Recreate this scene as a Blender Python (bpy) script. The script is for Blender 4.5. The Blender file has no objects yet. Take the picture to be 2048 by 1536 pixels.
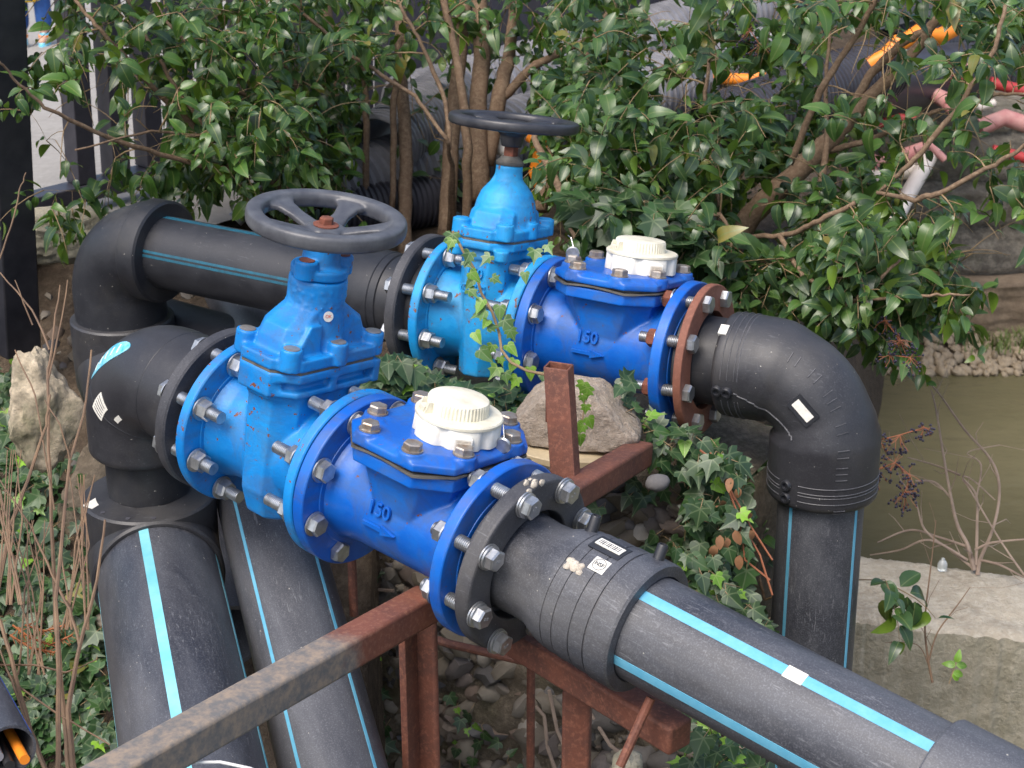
import bpy, math, random
import numpy as np
from mathutils import Vector, Matrix, noise
random.seed(7); rng = np.random.default_rng(7)
R = math.radians
scene = bpy.context.scene
COL = scene.collection

# ---------------------------------------------------------------- camera
CZ = 3.0                      # camera height above the water
PITCH = 0.4013; FPX = 3717.7  # focal length in pixels of the 2048 wide photograph
cam_d = bpy.data.cameras.new("camera"); cam = bpy.data.objects.new("camera", cam_d); COL.objects.link(cam)
cam.location = (0, 0, CZ); cam.rotation_euler = (math.pi/2 - PITCH, 0, 0)
cam_d.sensor_width = 36; cam_d.lens = FPX/2048*36; cam_d.clip_start = .05; cam_d.clip_end = 500
cam_d.dof.use_dof = True; cam_d.dof.focus_distance = 3.0; cam_d.dof.aperture_fstop = 14
scene.camera = cam
scene.render.resolution_x = 1024; scene.render.resolution_y = 768
# ---------------------------------------------------------------- sky and light (bright overcast)
SUN_EL, SUN_AZ = R(58), R(215)
w = bpy.data.worlds.new("World"); scene.world = w; w.use_nodes = True
nt = w.node_tree; bg = nt.nodes["Background"]
sk = nt.nodes.new("ShaderNodeTexSky"); sk.sky_type = 'NISHITA'; sk.sun_disc = False
sk.sun_elevation = SUN_EL; sk.sun_rotation = SUN_AZ; sk.air_density = 1.0; sk.dust_density = 4.0; sk.ozone_density = 1.0
nt.links.new(sk.outputs[0], bg.inputs[0]); bg.inputs[1].default_value = 0.15
sl = bpy.data.lights.new("sun", 'SUN'); sl.energy = 1.4; sl.angle = R(32); sl.color = (1, .96, .9)
so = bpy.data.objects.new("sun", sl); COL.objects.link(so)
sd = Vector((math.sin(SUN_AZ)*math.cos(SUN_EL), math.cos(SUN_AZ)*math.cos(SUN_EL), math.sin(SUN_EL)))
so.rotation_euler = sd.to_track_quat('Z', 'Y').to_euler(); so.location = (0, 0, 8)
scene.view_settings.view_transform = 'Standard'; scene.view_settings.look = 'None'
scene.view_settings.exposure = 0.92; scene.view_settings.gamma = 1

# ---------------------------------------------------------------- pixel -> world helpers (real distances)
cp, sp = math.cos(PITCH), math.sin(PITCH)
FW = Vector((0, cp, -sp)); UPV = Vector((0, sp, cp)); RT = Vector((1, 0, 0)); C0 = Vector((0, 0, CZ))
def ray(px, py): return FW + RT*((px-1024)/FPX) - UPV*((py-768)/FPX)
def P(px, py, d): return C0 + ray(px, py)*d
def Pz(px, py, z):
    r = ray(px, py); return C0 + r*((z-CZ)/r.z)
def Py(px, py, y):
    r = ray(px, py); return C0 + r*(y/r.y)
def proj(p):
    q = Vector(p)-C0; d = q.dot(FW)
    return 1024+FPX*q.dot(RT)/d, 768-FPX*q.dot(UPV)/d, d

# ---------------------------------------------------------------- object bookkeeping
def tag(o, label=None, cat=None, group=None, kind=None):
    if label: o['label'] = label
    if cat: o['category'] = cat
    if group: o['group'] = group
    if kind: o['kind'] = kind
    return o
def empty(name, label, cat, mat=None, group=None):
    o = bpy.data.objects.new(name, None); COL.objects.link(o); o.empty_display_size = .05
    if mat is not None: o.matrix_world = mat
    return tag(o, label, cat, group)
class MB:
    def __init__(s): s.v = []; s.f = []; s.m = []; s.uv = None
    def add(s, vs, fs, mi=0):
        b = len(s.v); s.v += [tuple(x) for x in vs]; s.f += [tuple(i+b for i in f) for f in fs]; s.m += [mi]*len(fs); return s
    def loft(s, rings, closed=True, caps=True, mi=0):
        n = len(rings[0]); vs = [p for r_ in rings for p in r_]; fs = []
        for i in range(len(rings)-1):
            for j in range(n if closed else n-1):
                a = i*n+j; b_ = i*n+(j+1) % n; fs.append((a, b_, b_+n, a+n))
        if caps: fs.append(tuple(range(n))[::-1]); fs.append(tuple((len(rings)-1)*n+j for j in range(n)))
        return s.add(vs, fs, mi)
    def lathe(s, prof, ax='z', c=(0, 0, 0), n=48, caps=True, mi=0, a0=0, a1=2*math.pi):
        """prof: list of (radius, height)"""
        full = abs(a1-a0-2*math.pi) < 1e-6; k = n if full else n+1
        c = Vector(c); rings = []
        for r_, h in prof:
            ring = []
            for j in range(k):
                t = a0+(a1-a0)*j/n; x, y = r_*math.cos(t), r_*math.sin(t)
                q = (x, y, h) if ax == 'z' else ((h, x, y) if ax == 'x' else (y, h, x))
                ring.append(c+Vector(q))
            rings.append(ring)
        return s.loft(rings, full, caps, mi)
    def prism(s, poly, z0, z1, top=None, mi=0):
        top = top or poly
        return s.loft([[(x, y, z0) for x, y in poly], [(x, y, z1) for x, y in top]], mi=mi)
    def box(s, lo, hi, mi=0):
        (x0, y0, z0), (x1, y1, z1) = lo, hi
        return s.prism([(x0, y0), (x1, y0), (x1, y1), (x0, y1)], z0, z1, mi=mi)
    def sweep(s, pts, rads, n=8, caps=True, mi=0, ell=None):
        pts = [Vector(p) for p in pts]
        if not hasattr(rads, '__len__'): rads = [rads]*len(pts)
        T = []
        for i in range(len(pts)):
            a = pts[max(i-1, 0)]; b = pts[min(i+1, len(pts)-1)]; t = b-a
            T.append(t.normalized() if t.length > 1e-9 else Vector((0, 0, 1)))
        up = Vector((0, 0, 1)) if abs(T[0].z) < .9 else Vector((0, 1, 0))
        N = (up - T[0]*up.dot(T[0])).normalized(); rings = []
        for i, p in enumerate(pts):
            N = (N - T[i]*N.dot(T[i])).normalized(); B = T[i].cross(N)
            rings.append([p+(N*math.cos(2*math.pi*j/n)+B*math.sin(2*math.pi*j/n))*rads[i] for j in range(n)])
        return s.loft(rings, True, caps, mi)
    def bar(s, a, b, wx, wz, up=(0, 0, 1), mi=0):
        a, b = Vector(a), Vector(b); t = (b-a).normalized(); up = Vector(up)
        u = (up-t*up.dot(t)).normalized(); r_ = t.cross(u)
        c = [(-wx, -wz), (wx, -wz), (wx, wz), (-wx, wz)]
        return s.loft([[a+r_*x*.5+u*z*.5 for x, z in c], [b+r_*x*.5+u*z*.5 for x, z in c]], mi=mi)
    def build(s, name, mat, parent=None, smooth=35, loc=None, fix=True):
        me = bpy.data.meshes.new(name); me.from_pydata(s.v, [], s.f)
        mats = mat if isinstance(mat, (list, tuple)) else [mat]
        for m_ in mats: me.materials.append(m_)
        if len(mats) > 1: me.polygons.foreach_set('material_index', s.m)
        if s.uv is not None:
            l = me.uv_layers.new(name='UVMap'); idx = np.zeros(len(me.loops), dtype=np.int32); me.loops.foreach_get('vertex_index', idx)
            l.data.foreach_set('uv', np.asarray(s.uv, dtype=np.float32)[idx].ravel())
        me.validate(); me.update()
        if fix:
            import bmesh
            bm = bmesh.new(); bm.from_mesh(me); bmesh.ops.recalc_face_normals(bm, faces=bm.faces); bm.to_mesh(me); bm.free()
        if smooth:
            me.shade_smooth()
            if smooth < 180: me.set_sharp_from_angle(angle=R(smooth))
        o = bpy.data.objects.new(name, me); COL.objects.link(o)
        if parent: o.parent = parent
        if loc: o.location = loc
        return o
def cast(o, vox=.0028, it=4, fac=.5):
    """sand-cast look: one voxel skin, edges softened"""
    m_ = o.modifiers.new('skin', 'REMESH'); m_.mode = 'VOXEL'; m_.voxel_size = vox; m_.use_smooth_shade = True
    s_ = o.modifiers.new('soft', 'SMOOTH'); s_.iterations = it; s_.factor = fac
    return o
def bevel(o, wd=.002, seg=2, ang=40):
    b = o.modifiers.new('edge', 'BEVEL'); b.width = wd; b.segments = seg; b.limit_method = 'ANGLE'; b.angle_limit = R(ang); b.harden_normals = False
    return o
def copy_tree(o, parent=None):
    c = o.copy(); COL.objects.link(c); c.parent = parent
    for ch in list(o.children):
        copy_tree(ch, c)
    return c
def text_mesh(txt, size, ext, mat, parent, M, name='lettering'):
    cu = bpy.data.curves.new(name, 'FONT'); cu.body = txt; cu.size = size; cu.extrude = ext; cu.align_x = 'CENTER'; cu.align_y = 'CENTER'
    cu.bevel_depth = ext*.25 if ext > .001 else 0
    to = bpy.data.objects.new('tmp', cu); COL.objects.link(to)
    dg = bpy.context.evaluated_depsgraph_get(); me = bpy.data.meshes.new_from_object(to.evaluated_get(dg))
    bpy.data.objects.remove(to); me.materials.clear(); me.materials.append(mat); me.name = name
    o = bpy.data.objects.new(name, me); COL.objects.link(o); o.parent = parent; o.matrix_local = M
    return o

# ---------------------------------------------------------------- materials
def mat(name): 
    m = bpy.data.materials.new(name); m.use_nodes = True; return m, m.node_tree, m.node_tree.nodes['Principled BSDF']
def N(nt, t, **k):
    n = nt.nodes.new(t)
    for a, b in k.items(): setattr(n, a, b)
    return n
def coords(nt, kind='Object', scale=(1, 1, 1)):
    tc = N(nt, 'ShaderNodeTexCoord'); mp = N(nt, 'ShaderNodeMapping'); mp.inputs['Scale'].default_value = scale
    nt.links.new(tc.outputs[kind], mp.inputs[0]); return mp.outputs[0]
def noise_(nt, vec, scale, detail=4, rough=.6, dist=0):
    n = N(nt, 'ShaderNodeTexNoise'); n.inputs['Scale'].default_value = scale; n.inputs['Detail'].default_value = detail
    n.inputs['Roughness'].default_value = rough; n.inputs['Distortion'].default_value = dist; nt.links.new(vec, n.inputs['Vector']); return n.outputs['Fac']
def ramp(nt, fac, stops):
    r_ = N(nt, 'ShaderNodeValToRGB'); e = r_.color_ramp.elements
    while len(e) < len(stops): e.new(.5)
    for el, (p_, c) in zip(e, stops): el.position = p_; el.color = (*c, 1) if hasattr(c, '__len__') else (c, c, c, 1)
    nt.links.new(fac, r_.inputs[0]); return r_.outputs[0]
def mix(nt, fac, a, b, bt='MIX'):
    m = N(nt, 'ShaderNodeMix', data_type='RGBA', blend_type=bt)
    if isinstance(fac, (int, float)): m.inputs[0].default_value = fac
    else: nt.links.new(fac, m.inputs[0])
    for s_, v in ((m.inputs[6], a), (m.inputs[7], b)):
        if isinstance(v, tuple): s_.default_value = (*v, 1)
        else: nt.links.new(v, s_)
    return m.outputs[2]
def bump(nt, h, strength, dist, bsdf, prev=None):
    b = N(nt, 'ShaderNodeBump'); b.inputs['Strength'].default_value = strength; b.inputs['Distance'].default_value = dist
    nt.links.new(h, b.inputs['Height'])
    if prev: nt.links.new(prev, b.inputs['Normal'])
    nt.links.new(b.outputs[0], bsdf.inputs['Normal']); return b.outputs[0]
def paint(name, col, fade, rough=.32, rust=.69, kb=.0008):
    m, nt, b = mat(name); v = coords(nt)
    big = noise_(nt, v, 9, 5); c = mix(nt, ramp(nt, big, [(.42, 0.), (.75, 1.)]), col, fade)
    # grime in soft brown-grey streaks
    g = noise_(nt, v, 16, 8, .7, .6); c = mix(nt, ramp(nt, g, [(.47, 0.), (.76, .70)]), c, (.065, .075, .09))
    sp_ = noise_(nt, v, 95, 3, .6); sp2 = noise_(nt, v, 12, 3)
    mm = N(nt, 'ShaderNodeMath', operation='MULTIPLY_ADD'); nt.links.new(sp2, mm.inputs[0]); mm.inputs[1].default_value = .45; nt.links.new(sp_, mm.inputs[2])
    k = ramp(nt, mm.outputs[0], [(rust+.26, 0.), (rust+.285, 1.)])
    c = mix(nt, k, c, (.16, .055, .025)); nt.links.new(c, b.inputs['Base Color'])
    nt.links.new(ramp(nt, g, [(.3, rough), (.8, rough+.3)]), b.inputs['Roughness'])
    h = noise_(nt, v, 260, 4, .6); p_ = bump(nt, h, .35, kb, b); bump(nt, noise_(nt, v, 60, 3), .25, kb*3, b, p_)
    b.inputs['Specular IOR Level'].default_value = .5
    return m
M = {}
M['blue'] = paint('meter_blue_enamel', (.003, .092, .44), (.010, .15, .54), .26, .70, .0004)
M['sky'] = paint('valve_blue_epoxy', (.002, .175, .52), (.008, .26, .64), .36, .645, .0009)
M['sky2'] = paint('faded_valve_blue_epoxy', (.003, .235, .56), (.03, .36, .66), .44, .635, .0009)
def hdpe(name, base, dust, along=(1, 1, 1), rough=.42, amount=.5, scratch=.5):
    m, nt, b = mat(name); v = coords(nt, 'Object', along); v2 = coords(nt)
    n1 = noise_(nt, v, 6, 8, .7, .4); c = mix(nt, ramp(nt, n1, [(.42, 0.), (.66, amount)]), base, dust)
    fine = noise_(nt, v2, 420, 3, .7); c = mix(nt, ramp(nt, fine, [(.50, 0.), (.74, .45*scratch+.05)]), c, tuple(x*2.6 for x in dust))
    for k, (sx_, sy_) in enumerate(((.16, 1.), (.6, .25))):       # fine scratches in two directions
        v3 = coords(nt, 'Object', (sx_, sy_, sy_ if k else 1.)); area = noise_(nt, v2, 5+3*k, 4)
        s1 = noise_(nt, v3, 260, 3, .6, .8+k); mm = N(nt, 'ShaderNodeMath', operation='MULTIPLY_ADD'); nt.links.new(area, mm.inputs[0]); mm.inputs[1].default_value = .35; nt.links.new(s1, mm.inputs[2])
        c = mix(nt, ramp(nt, mm.outputs[0], [(.815, 0.), (.93, min(1, scratch*(1.1 if k == 0 else .6)))]), c, (.21, .215, .23))
    sp_ = noise_(nt, v2, 150, 2, .5); c = mix(nt, ramp(nt, sp_, [(.755, 0.), (.775, .9)]), c, (.42, .40, .35))
    mud = noise_(nt, v, 3.2, 7, .65); c = mix(nt, ramp(nt, mud, [(.54, 0.), (.72, .55*amount+.15)]), c, (.095, .085, .068))
    nt.links.new(c, b.inputs['Base Color'])
    nt.links.new(ramp(nt, n1, [(.3, rough-.08), (.75, rough+.25)]), b.inputs['Roughness'])
    p_ = bump(nt, noise_(nt, v2, 120, 6, .7), .12, .001, b); bump(nt, noise_(nt, v2, 11, 3), .12, .008, b, p_)
    return m
M['pe'] = hdpe('black_pipe_plastic', (.026, .028, .037), (.13, .135, .15), (.25, 1, 1), amount=.62)
M['pe_fit'] = hdpe('black_fitting_plastic', (.022, .022, .026), (.06, .062, .068), rough=.40, amount=.35, scratch=.18)
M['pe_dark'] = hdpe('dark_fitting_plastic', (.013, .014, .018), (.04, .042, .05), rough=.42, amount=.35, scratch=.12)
M['ring'] = hdpe('grey_black_backing_ring', (.030, .031, .037), (.09, .09, .10), rough=.5, amount=.6, scratch=.3)
def simple(name, col, rough=.5, metal=0., var=None, sc=30, bmp=.2, bd=.001, spec=.5):
    m, nt, b = mat(name); v = coords(nt)
    if var: nt.links.new(mix(nt, ramp(nt, noise_(nt, v, sc, 6, .65), [(.35, 0.), (.68, 1.)]), col, var), b.inputs['Base Color'])
    else: b.inputs['Base Color'].default_value = (*col, 1)
    b.inputs['Roughness'].default_value = rough; b.inputs['Metallic'].default_value = metal; b.inputs['Specular IOR Level'].default_value = spec
    if bmp: bump(nt, noise_(nt, v, sc*4, 4), bmp, bd, b)
    return m
M['stripe'] = simple('cyan_stripe', (.09, .34, .50), .6, var=(.14, .40, .55), sc=40, bmp=.1)
M['stripe2'] = simple('pale_cyan_stripe', (.14, .47, .56), .55, var=(.26, .58, .66), sc=12, bmp=.1)
M['zinc'] = simple('zinc_bolt', (.50, .51, .52), .34, .85, (.30, .31, .32), 60, .3, .0006)
M['zincold'] = simple('weathered_zinc', (.40, .38, .35), .42, .7, (.28, .20, .14), 70, .4, .0006)
M['rustbolt'] = simple('rusty_bolt', (.20, .06, .035), .8, 0, (.10, .035, .02), 80, .5, .001)
def rust(name, a, b_, c_, greyband=None):
    m, nt, b = mat(name); v = coords(nt)
    c = mix(nt, ramp(nt, noise_(nt, v, 14, 7, .7), [(.35, 0.), (.65, 1.)]), a, b_)
    c = mix(nt, ramp(nt, noise_(nt, v, 120, 4, .7), [(.5, 0.), (.72, .8)]), c, c_)
    if greyband:   # bare mill-scale grey along part of the member
        sx = N(nt, 'ShaderNodeSeparateXYZ'); nt.links.new(coords(nt), sx.inputs[0])
        ad = N(nt, 'ShaderNodeMath', operation='MULTIPLY_ADD'); nt.links.new(noise_(nt, v, 22, 6), ad.inputs[0]); ad.inputs[1].default_value = .12
        nt.links.new(sx.outputs[0], ad.inputs[2])
        k = ramp(nt, ad.outputs[0], [(greyband, 0.), (greyband+.05, 1.)])
        c = mix(nt, k, c, mix(nt, ramp(nt, noise_(nt, v, 60, 6, .7), [(.4, 0.), (.62, 1.)]), (.13, .125, .12), (.27, .21, .155)))
    nt.links.new(c, b.inputs['Base Color']); b.inputs['Roughness'].default_value = .72
    bump(nt, noise_(nt, v, 300, 6, .7), .5, .0012, b); return m
M['rust'] = rust('rusty_steel', (.155, .052, .030), (.085, .034, .024), (.25, .10, .06))
M['rustg'] = rust('rusty_steel_with_bare_patch', (.20, .068, .038), (.12, .044, .03), (.28, .13, .08), greyband=.27)
M['rustring'] = rust('brown_rusted_ring', (.20, .075, .045), (.15, .055, .035), (.26, .11, .07))
M['wheel'] = simple('grey_enamelled_wheel', (.048, .050, .060), .42, 0, (.095, .10, .11), 24, .25, .0008)
M['wheel2'] = simple('black_wheel', (.016, .017, .022), .38, 0, (.045, .045, .05), 20, .2, .0006)
M['white'] = simple('white_plastic', (.74, .74, .70), .42, 0, (.56, .53, .46), 24, .05, .0004)
M['cream'] = simple('cream_plastic', (.72, .70, .58), .42, 0, (.52, .47, .35), 22, .05, .0004)
M['gasket'] = simple('rubber_gasket', (.06, .055, .05), .6, 0, (.14, .13, .11), 30, .3)
M['label'] = simple('paper_label', (.72, .70, .63), .6, 0, (.60, .58, .52), 120, 0)
M['ink'] = simple('printed_ink', (.05, .05, .06), .7, bmp=0)
M['redink'] = simple('red_ink', (.55, .08, .04), .7, bmp=0)
M['bluelabel'] = simple('blue_sticker', (.03, .36, .55), .35, 0, (.30, .62, .72), 60, 0)
M['putty'] = simple('dry_putty', (.55, .50, .42), .85, 0, (.36, .31, .25), 70, .7, .004)
M['fence'] = simple('dark_grey_fence_paint', (.040, .038, .050), .45, 0, (.060, .057, .070), 30, .2, .0006)
def stone(name, a, b_, c_, sc=22, bs=.6, bd=.006, island=False, moss=0):
    m, nt, b = mat(name); v = coords(nt)
    c = mix(nt, ramp(nt, noise_(nt, v, sc*.4, 6, .65), [(.35, 0.), (.65, 1.)]), a, b_)
    c = mix(nt, ramp(nt, noise_(nt, v, sc*3, 8, .75), [(.45, 0.), (.7, 1.)]), c, c_)
    if island:
        g = N(nt, 'ShaderNodeNewGeometry'); c = mix(nt, .8, c, ramp(nt, g.outputs['Random Per Island'], [(0., (.06, .06, .065)), (.25, (.14, .115, .085)), (.5, (.19, .165, .13)), (.65, (.08, .085, .10)), (.85, (.16, .11, .08)), (.97, (.20, .18, .15)), (1., (.38, .36, .33))]))
    if moss: c = mix(nt, ramp(nt, noise_(nt, v, 5, 6, .6), [(.5, 0.), (.68, moss)]), c, (.08, .10, .03))
    nt.links.new(c, b.inputs['Base Color']); b.inputs['Roughness'].default_value = .88; b.inputs['Specular IOR Level'].default_value = .25
    p_ = bump(nt, noise_(nt, v, sc*1.2, 8, .7), bs, bd, b); bump(nt, noise_(nt, v, sc*8, 5, .7), bs*.6, bd*.25, b, p_)
    return m
M['rock'] = stone('pinkish_mortar_rock', (.36, .295, .23), (.26, .21, .165), (.47, .40, .33), 30, 1., .012)
M['rock2'] = stone('pale_limestone', (.50, .42, .31), (.33, .28, .20), (.20, .18, .13), 14, .9, .012, moss=.5)
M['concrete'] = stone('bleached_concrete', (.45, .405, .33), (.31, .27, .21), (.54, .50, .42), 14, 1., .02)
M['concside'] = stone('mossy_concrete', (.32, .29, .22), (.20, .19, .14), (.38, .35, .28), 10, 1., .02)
M['wall'] = stone('conglomerate_matrix', (.125, .10, .072), (.075, .062, .045), (.19, .155, .115), 20, .9, .015, moss=.35)
M['stones'] = stone('river_stones', (.17, .15, .13), (.12, .105, .09), (.22, .20, .17), 40, .4, .004, island=True)
M['farwall'] = stone('damp_retaining_wall', (.18, .16, .13), (.08, .072, .06), (.26, .235, .19), 8, .9, .04, moss=.2)
M['farbase'] = stone('brown_clay_ledge', (.17, .125, .085), (.11, .085, .06), (.24, .18, .12), 4, .6, .03)
M['pebble'] = stone('pale_pebbles', (.28, .225, .155), (.20, .16, .11), (.34, .28, .20), 30, .4, .004)
M['soil'] = stone('brown_soil', (.095, .068, .045), (.055, .040, .028), (.15, .115, .08), 14, 1., .03)
M['road'] = stone('pale_concrete_road', (.28, .265, .245), (.24, .225, .205), (.32, .305, .28), 10, .25, .004)
M['slab'] = simple('cream_tile_edge', (.52, .42, .26), .6, 0, (.40, .32, .2), 30, .3)
M['bark'] = stone('brown_bark', (.17, .11, .07), (.11, .073, .048), (.26, .19, .125), 34, .5, .003)
M['twig'] = simple('green_brown_twig', (.19, .135, .065), .6, 0, (.27, .18, .095), 40, .3)
M['dry'] = simple('dry_straw_stalk', (.20, .125, .07), .7, 0, (.10, .06, .038), 14, .3)
M['deadwood'] = simple('bleached_bare_branch', (.30, .23, .18), .8, 0, (.17, .125, .10), 20, .4, .001)
M['redtwig'] = simple('reddish_berry_stem', (.26, .09, .04), .6, bmp=0)
M['berry'] = simple('black_berry', (.012, .010, .022), .35, 0, (.035, .03, .06), 80, 0)
M['deadleaf'] = simple('dead_brown_leaf', (.24, .12, .055), .7, 0, (.16, .075, .035), 60, .2)
M['needle'] = simple('dead_conifer_needles', (.36, .11, .03), .7, 0, (.22, .07, .02), 60, .2)
M['orange'] = simple('orange_plastic', (.80, .24, .02), .45, bmp=.1)
M['pink'] = simple('faded_pink_plastic', (.36, .13, .13), .7, 0, (.46, .27, .24), 14, .1)
M['redp'] = simple('red_plastic', (.34, .03, .03), .55, bmp=0)
M['whitep'] = simple('dirty_white_plastic', (.66, .60, .54), .5, 0, (.5, .44, .38), 8, .1)
M['grey_pe'] = simple('grey_black_corrugated_plastic', (.26, .26, .28), .33, 0, (.15, .15, .165), 10, .1)
M['black_pe'] = simple('black_corrugated_plastic', (.03, .03, .04), .38, 0, (.05, .05, .06), 10, .1)
M['cable'] = simple('white_cable', (.66, .66, .64), .5, bmp=0)
def leafmat(name, top1, top2, under, vein, rough=.33, lobed=False, old=(.20, .17, .04)):
    m, nt, b = mat(name); g = N(nt, 'ShaderNodeNewGeometry'); rnd = g.outputs['Random Per Island']
    v = coords(nt); c = ramp(nt, rnd, [(0., top1), (.35, top2), (.6, tuple(x*.8+.012 for x in top1)), (.85, tuple(x*1.7 for x in top2)), (.985, tuple(x*1.3 for x in top2)), (.995, old)])
    c = mix(nt, ramp(nt, noise_(nt, v, 60, 4), [(.4, 0.), (.75, .35)]), c, tuple(x*1.7 for x in top2))
    uv = N(nt, 'ShaderNodeTexCoord'); sx = N(nt, 'ShaderNodeSeparateXYZ'); nt.links.new(uv.outputs['UV'], sx.inputs[0])
    ab = N(nt, 'ShaderNodeMath', operation='ABSOLUTE'); nt.links.new(sx.outputs[0], ab.inputs[0])
    if lobed:
        at = N(nt, 'ShaderNodeMath', operation='ARCTAN2'); nt.links.new(sx.outputs[0], at.inputs[0]); nt.links.new(sx.outputs[1], at.inputs[1])
        pp = N(nt, 'ShaderNodeMath', operation='PINGPONG'); nt.links.new(at.outputs[0], pp.inputs[0]); pp.inputs[1].default_value = .47
        ln = N(nt, 'ShaderNodeVectorMath', operation='LENGTH'); nt.links.new(uv.outputs['UV'], ln.inputs[0])
        ds = N(nt, 'ShaderNodeMath', operation='MULTIPLY'); nt.links.new(pp.outputs[0], ds.inputs[0]); nt.links.new(ln.outputs[1], ds.inputs[1])
        k = ramp(nt, ds.outputs[0], [(.012, .75), (.035, 0.)])
    else:
        k = ramp(nt, ab.outputs[0], [(.015, .8), (.045, 0.)])
    c = mix(nt, k, c, vein); c = mix(nt, g.outputs['Backfacing'], c, under)
    nt.links.new(c, b.inputs['Base Color']); b.inputs['Roughness'].default_value = rough
    b.inputs['Specular IOR Level'].default_value = .55
    bump(nt, noise_(nt, v, 90, 3), .2, .002, b)
    tr = N(nt, 'ShaderNodeBsdfTranslucent'); nt.links.new(mix(nt, .5, c, (.10, .22, .02)), tr.inputs[0])
    ms = N(nt, 'ShaderNodeMixShader'); ms.inputs[0].default_value = .22
    nt.links.new(b.outputs[0], ms.inputs[1]); nt.links.new(tr.outputs[0], ms.inputs[2]); nt.links.new(ms.outputs[0], nt.nodes['Material Output'].inputs[0])
    return m
M['leaf'] = leafmat('privet_leaf', (.016, .048, .017), (.040, .088, .014), (.13, .21, .025), (.17, .22, .06), .33)
M['leafblue'] = leafmat('dark_glaucous_leaf', (.018, .052, .022), (.042, .086, .018), (.12, .20, .025), (.15, .20, .07), .33)
M['ivy'] = leafmat('ivy_leaf', (.013, .038, .015), (.028, .066, .018), (.07, .12, .04), (.12, .17, .08), .42, True)
M['ivynew'] = leafmat('young_ivy_leaf', (.10, .22, .02), (.17, .33, .03), (.16, .28, .05), (.26, .36, .10), .42, True, (.30, .33, .04))
def watermat():
    m, nt, b = mat('muddy_green_water'); v = coords(nt, 'Object', (1, 1.6, 1))
    nt.links.new(mix(nt, ramp(nt, noise_(nt, v, .9, 4), [(.35, 0.), (.65, 1.)]), (.108, .097, .052), (.14, .125, .07)), b.inputs['Base Color'])
    b.inputs['Roughness'].default_value = .16; b.inputs['Specular IOR Level'].default_value = .5; b.inputs['IOR'].default_value = 1.33
    p_ = bump(nt, noise_(nt, v, 22, 5), .22, .02, b); bump(nt, noise_(nt, v, 3, 2), .3, .06, b, p_)
    return m
M['water'] = watermat()
#@@PARTS
# ================================================================= equipment
def frame(o, az, el, ph):
    a = Vector((math.cos(el)*math.cos(az), math.cos(el)*math.sin(az), math.sin(el)))
    v = a.cross(Vector((0, 0, 1))).normalized(); u = v.cross(a)
    uu = u*math.cos(ph)+v*math.sin(ph); vv = v*math.cos(ph)-u*math.sin(ph)
    m = Matrix.Identity(4)
    for i in range(3): m[i][0] = a[i]; m[i][1] = -vv[i]; m[i][2] = uu[i]; m[i][3] = o[i]
    return m
O1 = Vector((-.45904, 2.86308, CZ-1.27508)); A1 = (-.6982, -.0960, -.1400)
O2 = Vector((-.13462, 3.50300, CZ-1.32010)); A2 = (-.5140, .0029, -.2051)
L1, LM1, L2, LM2 = .2718, .3085, .2305, .3065
F1 = frame(O1, *A1); F2 = frame(O2, *A2)
def T(F, x, y=0, z=0): return F @ Matrix.Translation((x, y, z))
SD, SD2 = .6512, .5927           # bolt head faces of the far flanges
FD = T(F1, L1+.003+LM1); FD = frame(FD.translation, A1[0]+.011, A1[1]-.0309, A1[2])
FD2 = T(F2, L2+.003+LM2); FD2 = frame(FD2.translation, A2[0]+.0449, A2[1]+.0231, A2[2])
ORG = lambda F: F.translation
BA = [22.5+45*k for k in range(-4, 4)]
def ringpos(ang, Rr):            # angle from up toward the camera side (local -y)
    t = R(ang); return (-Rr*math.sin(t), Rr*math.cos(t))
def hexpoly(r_, c=(0, 0), a0=0): return [(c[0]+r_*math.cos(a0+R(60*i)), c[1]+r_*math.sin(a0+R(60*i))) for i in range(6)]
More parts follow.
